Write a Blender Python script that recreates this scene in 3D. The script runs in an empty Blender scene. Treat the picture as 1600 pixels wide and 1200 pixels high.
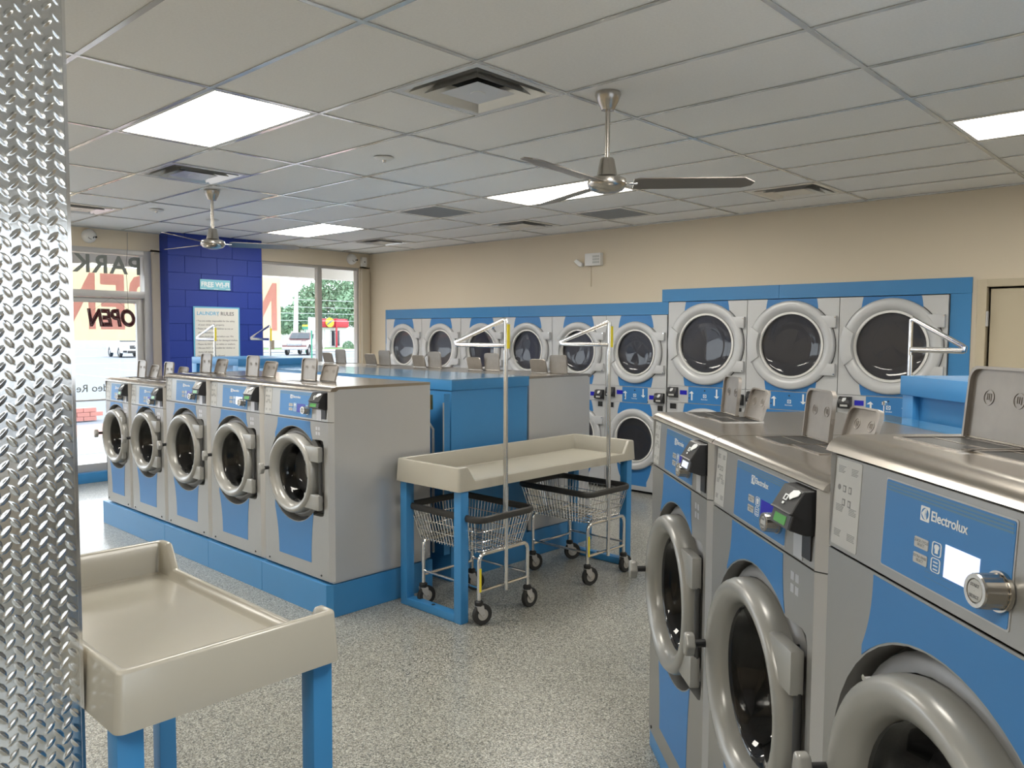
import bpy, bmesh, math, random
from math import sin, cos, pi, radians as R
from mathutils import Vector, Matrix
from mathutils.geometry import tessellate_polygon
random.seed(7)
SC = bpy.context.scene
COL = SC.collection

# ---------------------------------------------------------------- camera, world, exposure
H = 1.71
CEIL = 2.904
cam = bpy.data.cameras.new('camera'); camo = bpy.data.objects.new('camera', cam); COL.objects.link(camo)
cam.sensor_width = 36; cam.lens = 1246.4 / 1600 * 36; cam.clip_start = 0.05; cam.clip_end = 500
yaw, pitch, roll = 2.32288749, -0.0611148895, 0.00513250381
f = Vector((cos(yaw) * cos(pitch), sin(yaw) * cos(pitch), sin(pitch)))
r_ = Vector((sin(yaw), -cos(yaw), 0)); u_ = r_.cross(f)
r2 = cos(roll) * r_ + sin(roll) * u_; u2 = -sin(roll) * r_ + cos(roll) * u_
M = Matrix.Identity(4)
for i in range(3):
    M[i][0] = r2[i]; M[i][1] = u2[i]; M[i][2] = -f[i]
M[0][3], M[1][3], M[2][3] = 1.33475940, -1.88545563, H
camo.matrix_world = M
SC.camera = camo

world = bpy.data.worlds.new('sky'); SC.world = world; world.use_nodes = True
bg = world.node_tree.nodes['Background']
bg.inputs[0].default_value = (0.86, 0.93, 1.0, 1); bg.inputs[1].default_value = 3.0
SC.view_settings.view_transform = 'Standard'; SC.view_settings.look = 'None'
SC.view_settings.gamma = 1; SC.view_settings.use_curve_mapping = False
SC.view_settings.exposure = 0.82
SC.cycles.use_denoising = True
SC.cycles.max_bounces = 8; SC.cycles.transparent_max_bounces = 16; SC.cycles.sample_clamp_indirect = 8
PANEL_STRENGTH = 14

# ---------------------------------------------------------------- materials
def mat(name, col, rough=.5, metal=0., emis=None, es=0., bump=0., bscale=200., coat=0., spec=None, noise=0., nscale=6., nstretch=None):
    m = bpy.data.materials.new(name); m.use_nodes = True
    nt = m.node_tree; b = nt.nodes['Principled BSDF']
    b.inputs['Base Color'].default_value = (*col, 1); b.inputs['Roughness'].default_value = rough
    b.inputs['Metallic'].default_value = metal; b.inputs['Coat Weight'].default_value = coat
    b.inputs['Coat Roughness'].default_value = .08
    if spec is not None: b.inputs['Specular IOR Level'].default_value = spec
    if emis: b.inputs['Emission Color'].default_value = (*emis, 1); b.inputs['Emission Strength'].default_value = es
    tc = nt.nodes.new('ShaderNodeTexCoord')
    if noise:
        n = nt.nodes.new('ShaderNodeTexNoise'); n.inputs['Scale'].default_value = nscale; n.inputs['Detail'].default_value = 4
        src = tc.outputs['Object']
        if nstretch:
            mp = nt.nodes.new('ShaderNodeMapping'); mp.inputs['Scale'].default_value = nstretch
            nt.links.new(src, mp.inputs[0]); src = mp.outputs[0]
        nt.links.new(src, n.inputs['Vector'])
        mx = nt.nodes.new('ShaderNodeMix'); mx.data_type = 'RGBA'
        mx.inputs['A'].default_value = (*[c * (1 - noise) for c in col], 1)
        mx.inputs['B'].default_value = (*[min(1, c * (1 + noise)) for c in col], 1)
        nt.links.new(n.outputs['Fac'], mx.inputs['Factor']); nt.links.new(mx.outputs['Result'], b.inputs['Base Color'])
    if bump:
        n = nt.nodes.new('ShaderNodeTexNoise'); n.inputs['Scale'].default_value = bscale; n.inputs['Detail'].default_value = 3
        nt.links.new(tc.outputs['Object'], n.inputs['Vector'])
        bp = nt.nodes.new('ShaderNodeBump'); bp.inputs['Strength'].default_value = bump; bp.inputs['Distance'].default_value = .002
        nt.links.new(n.outputs['Fac'], bp.inputs['Height']); nt.links.new(bp.outputs[0], b.inputs['Normal'])
    return m

def glass_mat(name, tint, ior=1.5, rough=0.0):
    m = bpy.data.materials.new(name); m.use_nodes = True; nt = m.node_tree; nt.nodes.clear()
    o = nt.nodes.new('ShaderNodeOutputMaterial'); mx = nt.nodes.new('ShaderNodeMixShader'); fr = nt.nodes.new('ShaderNodeLayerWeight'); fr.inputs[0].default_value = .5
    pw_ = nt.nodes.new('ShaderNodeMath'); pw_.operation = 'POWER'; pw_.inputs[1].default_value = 4.2
    ml = nt.nodes.new('ShaderNodeMath'); ml.operation = 'MULTIPLY_ADD'; ml.inputs[1].default_value = .85; ml.inputs[2].default_value = ((ior - 1) / (ior + 1)) ** 2
    t = nt.nodes.new('ShaderNodeBsdfTransparent'); g = nt.nodes.new('ShaderNodeBsdfGlossy')
    t.inputs[0].default_value = (*tint, 1); g.inputs['Roughness'].default_value = rough
    nt.links.new(fr.outputs['Facing'], pw_.inputs[0]); nt.links.new(pw_.outputs[0], ml.inputs[0]); nt.links.new(ml.outputs[0], mx.inputs[0]); nt.links.new(t.outputs[0], mx.inputs[1]); nt.links.new(g.outputs[0], mx.inputs[2])
    nt.links.new(mx.outputs[0], o.inputs[0]); return m

def floor_mat():
    m = mat('flake_floor', (.4, .4, .36), rough=.32, coat=.25); nt = m.node_tree; b = nt.nodes['Principled BSDF']
    tc = nt.nodes.new('ShaderNodeTexCoord'); mp = nt.nodes.new('ShaderNodeMapping'); mp.inputs['Rotation'].default_value = (0, 0, .4)
    nt.links.new(tc.outputs['Object'], mp.inputs[0])
    v = nt.nodes.new('ShaderNodeTexVoronoi'); v.inputs['Scale'].default_value = 185; v.inputs['Randomness'].default_value = 1
    nt.links.new(mp.outputs[0], v.inputs['Vector'])
    sep = nt.nodes.new('ShaderNodeSeparateColor'); nt.links.new(v.outputs['Color'], sep.inputs[0])
    cr = nt.nodes.new('ShaderNodeValToRGB'); cr.color_ramp.interpolation = 'CONSTANT'
    els = cr.color_ramp.elements
    stops = [(0, (.285, .275, .235)), (.2, (.21, .205, .17)), (.36, (.39, .385, .345)), (.52, (.10, .10, .088)), (.62, (.245, .25, .23)), (.78, (.50, .495, .455)), (.9, (.07, .075, .07))]
    els[0].position, els[0].color = stops[0][0], (*stops[0][1], 1)
    els[1].position, els[1].color = stops[1][0], (*stops[1][1], 1)
    for p, c in stops[2:]:
        e = els.new(p); e.color = (*c, 1)
    nt.links.new(sep.outputs[0], cr.inputs[0]); nt.links.new(cr.outputs[0], b.inputs['Base Color'])
    n = nt.nodes.new('ShaderNodeTexNoise'); n.inputs['Scale'].default_value = 45; nt.links.new(tc.outputs['Object'], n.inputs['Vector'])
    bp = nt.nodes.new('ShaderNodeBump'); bp.inputs['Strength'].default_value = .25; bp.inputs['Distance'].default_value = .003
    nt.links.new(n.outputs['Fac'], bp.inputs['Height']); nt.links.new(bp.outputs[0], b.inputs['Normal'])
    return m

def cloth_mat(name, col):
    m = bpy.data.materials.new(name); m.use_nodes = True; nt = m.node_tree; nt.nodes.clear()
    o = nt.nodes.new('ShaderNodeOutputMaterial'); mx = nt.nodes.new('ShaderNodeMixShader'); mx.inputs[0].default_value = .6
    d = nt.nodes.new('ShaderNodeBsdfDiffuse'); t = nt.nodes.new('ShaderNodeBsdfTranslucent')
    d.inputs[0].default_value = (*col, 1); t.inputs[0].default_value = (*col, 1)
    nt.links.new(d.outputs[0], mx.inputs[1]); nt.links.new(t.outputs[0], mx.inputs[2]); nt.links.new(mx.outputs[0], o.inputs[0]); return m

def perforated_mat():
    m = mat('perforated_steel', (.5, .5, .5), rough=.35, metal=.9); nt = m.node_tree; b = nt.nodes['Principled BSDF']
    tc = nt.nodes.new('ShaderNodeTexCoord'); v = nt.nodes.new('ShaderNodeTexVoronoi'); v.inputs['Scale'].default_value = 60; v.inputs['Randomness'].default_value = 0
    nt.links.new(tc.outputs['Object'], v.inputs['Vector'])
    cr = nt.nodes.new('ShaderNodeValToRGB'); cr.color_ramp.elements[0].position = .3; cr.color_ramp.elements[0].color = (.02, .02, .02, 1)
    cr.color_ramp.elements[1].position = .36; cr.color_ramp.elements[1].color = (.4, .39, .37, 1)
    nt.links.new(v.outputs['Distance'], cr.inputs[0]); nt.links.new(cr.outputs[0], b.inputs['Base Color'])
    return m

MT = dict(
    wall=mat('tan_wall_paint', (.66, .575, .445), .6, bump=.15, bscale=300),
    ceil_tile=mat('ceiling_tile_mineral', (.88, .875, .865), .95, bump=.5, bscale=420, noise=.06, nscale=90),
    grid=mat('ceiling_grid_white', (.60, .60, .59), .2, .15, coat=.6),
    floor=floor_mat(),
    navy=mat('cobalt_block_paint', (.006, .030, .25), .6, bump=.4, bscale=120),
    blue=mat('blue_laminate', (.045, .225, .49), .36, noise=.04, nscale=3),
    bluetop=mat('blue_gloss_top', (.10, .27, .46), .12, coat=.5),
    decal=mat('blue_decal', (.038, .195, .48), .38, noise=.03, nscale=8),
    stripe=mat('grey_stripe', (.10, .22, .34), .4),
    front=mat('grey_steel_front', (.345, .34, .325), .36, .55, bump=.08, bscale=500, noise=.03, nscale=4),
    side=mat('grey_steel_side', (.58, .585, .60), .30, .45, noise=.04, nscale=3, nstretch=(1, 1, .3)),
    top=mat('brushed_steel_top', (.42, .385, .345), .24, .95, noise=.05, nscale=30, nstretch=(.05, 1, 1)),
    ring=mat('grey_plastic_ring', (.34, .335, .318), .27, .15),
    dryer=mat('grey_dryer_enamel', (.55, .555, .56), .42, .15),
    dring=mat('grey_dryer_ring', (.55, .555, .565), .35, .1),
    dark=mat('black_rubber', (.015, .015, .015), .45),
    tub=mat('tub_face_grey', (.22, .22, .225), .35, .2),
    black=mat('black_plastic', (.02, .02, .022), .35),
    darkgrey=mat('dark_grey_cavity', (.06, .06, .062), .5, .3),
    drum=mat('drum_steel', (.30, .29, .28), .22, .95),
    perf=perforated_mat(),
    chrome=mat('chrome', (.82, .81, .80), .12, 1.),
    nickel=mat('brushed_nickel', (.52, .49, .45), .26, 1.),
    blade=mat('fan_blade_metal', (.22, .20, .185), .33, .8),
    alu=mat('aluminium_frame', (.46, .45, .44), .4, .4),
    tan=mat('tan_painted_frame', (.50, .44, .34), .5),
    white=mat('white_plastic', (.75, .74, .72), .4),
    print_=mat('white_print', (.80, .82, .83), .5),
    label=mat('pale_grey_label', (.50, .50, .485), .45),
    ink=mat('grey_ink', (.20, .20, .20), .5),
    lidsteel=mat('dull_steel_lid', (.30, .275, .25), .42, .55, noise=.12, nscale=25),
    screen_on=mat('lit_screen', (.7, .75, .9), .2, emis=(.72, .78, 1.0), es=.42),
    screen_navy=mat('navy_screen', (.01, .01, .10), .15, emis=(.02, .02, .35), es=.35),
    screen_green=mat('green_screen', (.05, .25, .05), .2, emis=(.16, .5, .10), es=.10),
    tray=mat('cream_moulded_tray', (.40, .378, .322), .27, coat=.25, noise=.02, nscale=10),
    tube=mat('dark_rubber_bumper', (.035, .034, .033), .5),
    yellow=mat('yellow_tag', (.75, .62, .03), .45),
    wheel=mat('grey_wheel', (.38, .36, .33), .5),
    plate=mat('diamond_plate_metal', (.72, .72, .71), .16, 1., bump=.2, bscale=26),
    light=mat('light_diffuser', (.9, .9, .88), .4, emis=(1.0, .955, .86), es=PANEL_STRENGTH),
    duct=mat('dark_duct', (.01, .01, .01), .8),
    vent=mat('vent_metal', (.82, .81, .79), .28, .55),
    grille=mat('grille_grey', (.33, .34, .35), .6),
    glass=glass_mat('window_glass', (.97, .98, .98)),
    dglass=glass_mat('door_glass', (.30, .30, .32), 1.5),
    tan_door=mat('tan_door_paint', (.52, .45, .325), .4),
    poster=mat('poster_paper', (.68, .67, .63), .5),
    cyan=mat('light_blue_border', (.14, .42, .62), .5),
    cyan2=mat('light_blue_print', (.20, .50, .62), .5),
    redneon=mat('dark_red_neon_tube', (.05, .008, .01), .25),
    banner=cloth_mat('banner_yellow', (.96, .90, .72)),
    bannerred=cloth_mat('banner_pink_red', (.95, .68, .69)),
    greyvinyl=mat('grey_vinyl', (.20, .215, .20), .6),
    concrete=mat('concrete_walk', (.34, .34, .34), .8, noise=.06, nscale=3),
    asphalt=mat('pale_asphalt', (.165, .18, .205), .85, noise=.1, nscale=1.5),
    brickpav=mat('brick_paving', (.50, .22, .18), .8, noise=.15, nscale=12),
    soffit=mat('tan_soffit', (.50, .45, .38), .7),
    fascia=mat('pale_fascia', (.70, .68, .64), .6),
    grass=mat('grass', (.12, .22, .06), .9, noise=.3, nscale=4),
    leaf=mat('tree_leaf', (.15, .25, .15), .7, noise=.4, nscale=2),
    bark=mat('bark', (.14, .10, .07), .9, noise=.3, nscale=8),
    bwhite=mat('white_stucco', (.72, .70, .68), .7),
    bred=mat('red_fascia', (.55, .03, .05), .5),
    carwhite=mat('white_car_paint', (.75, .76, .77), .25, coat=.6),
    carmaroon=mat('maroon_truck_paint', (.16, .07, .07), .25, coat=.6),
    carglass=mat('dark_car_glass', (.04, .05, .06), .06),
    tyre=mat('tyre', (.02, .02, .02), .7),
    green=mat('sign_green', (.03, .22, .14), .5),
    poleg=mat('pale_pole', (.55, .54, .53), .8),
)

# ---------------------------------------------------------------- mesh helpers
class MB:
    def __init__(s): s.v = []; s.f = []; s.m = []; s.cur = 0
    def add(s, vs, fs):
        o = len(s.v); s.v += [tuple(v) for v in vs]
        for fc in fs: s.f.append(tuple(i + o for i in fc)); s.m.append(s.cur)
        return s
    def mi(s, i): s.cur = i; return s
    def box(s, x0, y0, z0, x1, y1, z1):
        x0, x1 = min(x0, x1), max(x0, x1); y0, y1 = min(y0, y1), max(y0, y1); z0, z1 = min(z0, z1), max(z0, z1)
        vs = [(x0, y0, z0), (x1, y0, z0), (x1, y1, z0), (x0, y1, z0), (x0, y0, z1), (x1, y0, z1), (x1, y1, z1), (x0, y1, z1)]
        return s.add(vs, [(0, 3, 2, 1), (4, 5, 6, 7), (0, 1, 5, 4), (1, 2, 6, 5), (2, 3, 7, 6), (3, 0, 4, 7)])
    def prism(s, poly, ax, a, b):
        """extrude a polygon given in the two other axes (cyclic order) along ax from a to b"""
        n = len(poly)
        def P(p, t):
            return {'x': (t, p[0], p[1]), 'y': (p[0], t, p[1]), 'z': (p[0], p[1], t)}[ax]
        vs = [P(p, a) for p in poly] + [P(p, b) for p in poly]
        fs = [(i, (i + 1) % n, n + (i + 1) % n, n + i) for i in range(n)]
        s.add(vs, fs)
        o = len(s.v) - 2 * n
        tri = tessellate_polygon([[Vector((p[0], p[1], 0)) for p in poly]])
        for t in tri:
            s.f.append(tuple(o + i for i in t)); s.m.append(s.cur)
            s.f.append(tuple(o + n + i for i in reversed(t))); s.m.append(s.cur)
        return s
    def holed(s, outer, inner, y0, y1):
        """plate in the xz plane with one hole, thickness y0..y1"""
        no, ni = len(outer), len(inner)
        pts = outer + inner
        tri = tessellate_polygon([[Vector((p[0], p[1], 0)) for p in outer], [Vector((p[0], p[1], 0)) for p in inner]])
        n = len(pts)
        vs = [(p[0], y0, p[1]) for p in pts] + [(p[0], y1, p[1]) for p in pts]
        fs = [tuple(t) for t in tri] + [tuple(n + i for i in reversed(t)) for t in tri]
        fs += [(i, (i + 1) % no, n + (i + 1) % no, n + i) for i in range(no)]
        fs += [(no + i, n + no + i, n + no + (i + 1) % ni, no + (i + 1) % ni) for i in range(ni)]
        return s.add(vs, fs)
    def cyl(s, p0, p1, r, n=12, r1=None, caps=True):
        p0, p1 = Vector(p0), Vector(p1); r1 = r if r1 is None else r1
        d = (p1 - p0).normalized(); a = Vector((0, 0, 1)) if abs(d.z) < .9 else Vector((1, 0, 0))
        e1 = d.cross(a).normalized(); e2 = d.cross(e1)
        vs = []
        for p, rr in ((p0, r), (p1, r1)):
            for i in range(n):
                t = 2 * pi * i / n; vs.append(p + rr * (cos(t) * e1 + sin(t) * e2))
        fs = [(i, (i + 1) % n, n + (i + 1) % n, n + i) for i in range(n)]
        if caps: fs += [tuple(range(n - 1, -1, -1)), tuple(range(n, 2 * n))]
        return s.add(vs, fs)
    def tube(s, pts, r, n=8, closed=False, sx=1., sy=1.):
        pts = [Vector(p) for p in pts]; m = len(pts); vs = []
        prev = None
        for i, p in enumerate(pts):
            a = pts[(i - 1) % m] if (closed or i > 0) else p
            b = pts[(i + 1) % m] if (closed or i < m - 1) else p
            d = (b - a).normalized()
            if prev is None:
                up = Vector((0, 0, 1)) if abs(d.z) < .9 else Vector((1, 0, 0)); e1 = d.cross(up).normalized()
            else:
                e1 = (prev - d * prev.dot(d)).normalized()
            prev = e1; e2 = d.cross(e1)
            for k in range(n):
                t = 2 * pi * k / n; vs.append(p + r * (sx * cos(t) * e1 + sy * sin(t) * e2))
        fs = []
        for i in range(m if closed else m - 1):
            j = (i + 1) % m
            for k in range(n): fs.append((i * n + k, i * n + (k + 1) % n, j * n + (k + 1) % n, j * n + k))
        if not closed: fs += [tuple(range(n - 1, -1, -1)), tuple((m - 1) * n + k for k in range(n))]
        return s.add(vs, fs)
    def lathe(s, prof, c=(0, 0, 0), ax='y', n=32, a0=0., a1=2 * pi, ph=0.):
        """prof: list of (radius, position along the axis)"""
        full = abs(a1 - a0 - 2 * pi) < 1e-6; k = n if full else n + 1; vs = []
        for (rr, t) in prof:
            for i in range(k):
                a = ph + a0 + (a1 - a0) * i / n; x, z = rr * cos(a), rr * sin(a)
                if ax == 'y': vs.append((c[0] + x, c[1] + t, c[2] + z))
                elif ax == 'z': vs.append((c[0] + x, c[1] + z, c[2] + t))
                else: vs.append((c[0] + t, c[1] + x, c[2] + z))
        fs = []
        for j in range(len(prof) - 1):
            for i in range(n):
                i2 = (i + 1) % k if full else i + 1
                fs.append((j * k + i, j * k + i2, (j + 1) * k + i2, (j + 1) * k + i))
        return s.add(vs, fs)
    def build(s, name, mats, parent=None, bevel=0., smooth=True, loc=None, rot=None, ang=38, seg=2, fix=True):
        me = bpy.data.meshes.new(name)
        me.from_pydata(s.v, [], s.f)
        if not isinstance(mats, (list, tuple)): mats = [mats]
        for m in mats: me.materials.append(m)
        me.polygons.foreach_set('material_index', s.m)
        bm = bmesh.new(); bm.from_mesh(me)
        if fix: bmesh.ops.recalc_face_normals(bm, faces=bm.faces)
        if bevel:
            es = [e for e in bm.edges if len(e.link_faces) == 2 and e.calc_face_angle(0) > R(30)]
            bmesh.ops.bevel(bm, geom=es, offset=bevel, segments=seg, affect='EDGES', profile=.6, clamp_overlap=True)
        bm.to_mesh(me); bm.free()
        if smooth:
            me.polygons.foreach_set('use_smooth', [True] * len(me.polygons)); me.set_sharp_from_angle(angle=R(ang))
        return link(name, me, parent, loc, rot)

def link(name, data, parent=None, loc=None, rot=None):
    o = bpy.data.objects.new(name, data); COL.objects.link(o)
    if parent is not None: o.parent = parent
    if loc is not None: o.location = loc
    if rot is not None: o.rotation_euler = rot
    return o

def tag(o, label=None, cat=None, group=None, kind=None):
    if label: o['label'] = label
    if cat: o['category'] = cat
    if group: o['group'] = group
    if kind: o['kind'] = kind
    return o

def thing(name, label, cat, loc=(0, 0, 0), rz=0, group=None):
    return tag(link(name, None, None, loc, (0, 0, rz)), label, cat, group)

def struct(o): o['kind'] = 'structure'; return o

def dup(o, loc=None, rz=None, label=None, parent=None):
    c = o.copy(); COL.objects.link(c); c.parent = parent
    if loc is not None: c.location = loc
    if rz is not None: c.rotation_euler = (0, 0, rz)
    if label: c['label'] = label
    for ch in list(o.children):
        dup(ch, parent=c)
    return c

def text_mesh(txt, size, bold=0., ext=.0006, spacing=1., shear=0., align='CENTER', valign='CENTER'):
    cu = bpy.data.curves.new('t', 'FONT'); cu.body = txt; cu.size = size; cu.extrude = ext; cu.offset = bold
    cu.space_character = spacing; cu.align_x = align; cu.align_y = valign; cu.shear = shear; cu.resolution_u = 3
    o = bpy.data.objects.new('t', cu); COL.objects.link(o)
    bpy.context.view_layer.update()
    me = bpy.data.meshes.new_from_object(o.evaluated_get(bpy.context.evaluated_depsgraph_get()))
    bpy.data.objects.remove(o); bpy.data.curves.remove(cu)
    return me

# text laid on a plane: origin p, direction right e, up (0,0,1) unless given
def text_obj(name, me, m, parent, p, e=(1, 0, 0), up=(0, 0, 1), mirror=False):
    me = me.copy() if me.materials else me
    if not me.materials: me.materials.append(m)
    e = Vector(e).normalized(); up = Vector(up).normalized(); n = e.cross(up)
    mx = Matrix.Identity(4)
    if mirror:
        e = -e; n = n
    for i in range(3): mx[i][0] = e[i]; mx[i][1] = up[i]; mx[i][2] = n[i]
    me2 = me.copy(); me2.transform(mx.to_3x3().to_4x4())
    if mirror: me2.flip_normals()
    return link(name, me2, parent, p)

def circle(cx, cz, r, n, a0=0., a1=2 * pi, end=False):
    return [(cx + r * cos(a0 + (a1 - a0) * i / n), cz + r * sin(a0 + (a1 - a0) * i / n)) for i in range(n + (1 if end else 0))]

def rrect(x0, z0, x1, z1, r, n=4):
    p = []
    for cx, cz, a in ((x1 - r, z0 + r, -pi / 2), (x1 - r, z1 - r, 0), (x0 + r, z1 - r, pi / 2), (x0 + r, z0 + r, pi)):
        p += circle(cx, cz, r, n, a, a + pi / 2, True)
    return p

# ================================================================ ROOM SHELL
XW, YD = -8.36, 5.38           # window wall, dryer wall
XR, YB = 4.2, -5.2             # right wall, wall behind the camera
fl = struct(MB().box(XW - .2, YB, -.05, XR, 6.3, 0).build('floor', MT['floor']))
# ceiling: deck above, tiles and bars below
ce = struct(MB().box(XW - .2, YB, CEIL + .05, XR, 6.3, CEIL + .15).build('ceiling', MT['duct']))
TX, TY, BAR = 1.2192, .6096, .024
lights = {(k, j) for k in (-6, -3, 0) for j in (-5, 0, 5)}
halves = {(-2, 1): 'R', (-4, 1): 'L', (-6, 1): 'L', (-6, 7): 'L', (-4, 7): 'L', (-2, 7): 'R', (-4, 5): 'L', (-3, 7): 'L', (1, 3): 'R', (-2, -4): 'R', (0, -3): 'L'}
tile_cache = {}
def tile(x0, x1, y0, y1):
    key = (round(x1 - x0, 3), round(y1 - y0, 3)); a, b = (x1 - x0) / 2 - .004, (y1 - y0) / 2 - .004
    if key not in tile_cache:
        o = MB().box(-a, -b, 0, a, b, .016).build('ceiling_tile', MT['ceil_tile'], ce, loc=((x0 + x1) / 2, (y0 + y1) / 2, CEIL + .002))
        tile_cache[key] = o.data
    else:
        link('ceiling_tile', tile_cache[key], ce, ((x0 + x1) / 2, (y0 + y1) / 2, CEIL + .002))
k0, k1 = -7, 4; j0, j1 = -9, 9
for k in range(k0, k1):
    for j in range(j0, j1):
        x0, x1 = max(k * TX, XW), min((k + 1) * TX, XR); y0, y1 = max(j * TY, YB), min((j + 1) * TY, YD)
        if x1 - x0 < .03 or y1 - y0 < .03 or (k, j) in lights: continue
        if (k, j) in halves:
            xm = (k + .5) * TX
            if halves[(k, j)] == 'R': tile(x0, xm, y0, y1)
            else: tile(xm, x1, y0, y1)
        else: tile(x0, x1, y0, y1)
for k in range(k0 + 1, k1):
    MB().box(k * TX - BAR / 2, YB, CEIL - .004, k * TX + BAR / 2, YD, CEIL).build('grid_runner', MT['grid'], ce)
for j in range(j0 + 1, j1):
    MB().box(XW, j * TY - BAR / 2, CEIL - .0035, XR, j * TY + BAR / 2, CEIL - .0005).build('grid_cross_bar', MT['grid'], ce)
for (k, j), h in halves.items():
    MB().box((k + .5) * TX - BAR / 2, j * TY, CEIL - .003, (k + .5) * TX + BAR / 2, (j + 1) * TY, CEIL).build('grid_cross_bar', MT['grid'], ce)
MB().box(XW, YD - .022, CEIL - .012, XR, YD, CEIL).build('wall_angle', MT['grid'], ce)
MB().box(XW, YB, CEIL - .012, XW + .022, YD, CEIL).build('wall_angle', MT['grid'], ce)

# light panels
PL = {(-3, 0): 'large lit ceiling panel nearest the diamond plate wall', (-6, 5): 'small-looking lit ceiling panel beside the far corner window',
      (-3, 5): 'lit ceiling panel behind the near ceiling fan', (0, 5): 'lit ceiling panel above the right end of the dryer wall',
      (-6, 0): 'lit ceiling panel over the street door', (0, 0): 'lit ceiling panel over the angled washer row',
      (-6, -5): 'lit ceiling panel behind the diamond plate wall by the street', (-3, -5): 'lit ceiling panel behind the diamond plate wall, second from the street', (0, -5): 'lit ceiling panel behind the photographer'}
proto = None
for (k, j) in sorted(lights):
    x, y = (k + .5) * TX, (j + .5) * TY
    lab = 'flat ' + PL[(k, j)]
    if proto is None:
        t = thing('light_panel', lab, 'ceiling light', (x, y, CEIL), 0, 'recessed light panels')
        a, b = TX / 2 - .014, TY / 2 - .014
        fr = MB(); fr.holed([(-a, -b), (a, -b), (a, b), (-a, b)], [(-a + .022, -b + .022), (-a + .022, b - .022), (a - .022, b - .022), (a - .022, -b + .022)], 0, .03)
        fr.v = [(p[0], p[2], p[1] - .002) for p in fr.v]
        fr.build('frame', MT['white'], t)
        MB().box(-a + .02, -b + .02, .006, a - .02, b - .02, .012).build('diffuser', MT['light'], t)
        MB().box(-a, -b, .0125, a, b, .045).build('housing', MT['white'], t)
        proto = t
    else:
        dup(proto, (x, y, CEIL), label=lab)

# square louvred air diffusers
def sq_ring(mb, a0, z0, a1, z1):
    vs = []
    for a, z in ((a0, z0), (a1, z1)): vs += [(-a, -a, z), (a, -a, z), (a, a, z), (-a, a, z)]
    mb.add(vs, [(i, (i + 1) % 4, 4 + (i + 1) % 4, 4 + i) for i in range(4)])
def make_diffuser(lab, x, y):
    t = thing('air_diffuser', lab, 'air vent', (x, y, CEIL), 0, 'square louvred air diffusers')
    m = MB(); sq_ring(m, .298, -.005, .298, .012); sq_ring(m, .298, -.005, .262, -.005); sq_ring(m, .262, -.005, .235, .02); sq_ring(m, .235, .02, .19, .075); sq_ring(m, .19, .075, .16, .085)
    m.build('frame', MT['vent'], t)
    for a, z in ((.238, .012), (.185, .006)):
        m = MB(); sq_ring(m, a, z - .02, a - .05, z + .035); sq_ring(m, a, z - .017, a - .05, z + .039); m.build('vane', MT['vent'], t, fix=False)
    m = MB(); m.add([(-.13, -.13, -.010), (.13, -.13, -.010), (.13, .13, -.010), (-.13, .13, -.010), (-.10, -.10, .004), (.10, -.10, .004), (.10, .10, .004), (-.10, .10, .004)], [(0, 1, 2, 3), (4, 5, 6, 7), (0, 1, 5, 4), (1, 2, 6, 5), (2, 3, 7, 6), (3, 0, 4, 7)])
    m.lathe([(.001, -.0135), (.035, -.013), (.038, -.010)], ax='z', n=20)
    m.build('centre_plate', MT['vent'], t)
    MB().box(-.2, -.2, .086, .2, .2, .09).build('backing', MT['duct'], t)
    return t
dl = [((-2, 1), 'R', 'large square air diffuser nearest the near ceiling fan'), ((-4, 1), 'L', 'square air diffuser above the far ceiling fan'),
      ((-6, 1), 'L', 'square air diffuser over the street door beside the plate wall'), ((-6, 7), 'L', 'square air diffuser closest to the far room corner'),
      ((-4, 7), 'L', 'square air diffuser between the two grey return grilles and the wall'), ((-2, 7), 'R', 'square air diffuser above the big dryers, right of the near fan blade'),
      ((-2, -4), 'R', 'square air diffuser behind the photographer'), ((0, -3), 'L', 'square air diffuser above the photographer')]
d0 = None
for (k, j), h, lab in dl:
    x = (k + (.75 if h == 'R' else .25)) * TX; y = (j + .5) * TY
    d0 = make_diffuser(lab, x, y) if d0 is None else (dup(d0, (x, y, CEIL), label=lab), d0)[1]
def make_return(lab, x, y):
    t = thing('return_grille', lab, 'air vent', (x, y, CEIL), 0, 'grey perforated return grilles')
    m = MB(); m.holed([(-.298, -.298), (.298, -.298), (.298, .298), (-.298, .298)], [(-.262, -.262), (-.262, .262), (.262, .262), (.262, -.262)], 0, .012)
    m.v = [(p[0], p[2], p[1] - .005) for p in m.v]; m.build('frame', MT['vent'], t)
    m = MB()
    for i in range(33): m.box(-.262, -.256 + i * .016 - .005, -.001, .262, -.256 + i * .016 + .005, .002)
    for i in range(9): m.box(-.26 + i * .065 - .003, -.262, .002, -.26 + i * .065 + .003, .262, .005)
    tag(m.build('grille_bars', MT['grille'], t, smooth=False), kind='stuff')
    MB().box(-.27, -.27, .02, .27, .27, .03).build('backing', MT['darkgrey'], t)
    return t
rg = None
for (k, j), h, lab in (((-4, 5), 'L', 'grey perforated return grille left of the panel behind the near fan'), ((-3, 7), 'L', 'grey perforated return grille right of the square diffuser, near the dryer wall'),
                       ((1, 3), 'R', 'grey perforated return grille near the right wall')):
    x = (k + (.75 if h == 'R' else .25)) * TX; y = (j + .5) * TY
    rg = make_return(lab, x, y) if rg is None else (dup(rg, (x, y, CEIL), label=lab), rg)[1]
sp = None
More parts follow.
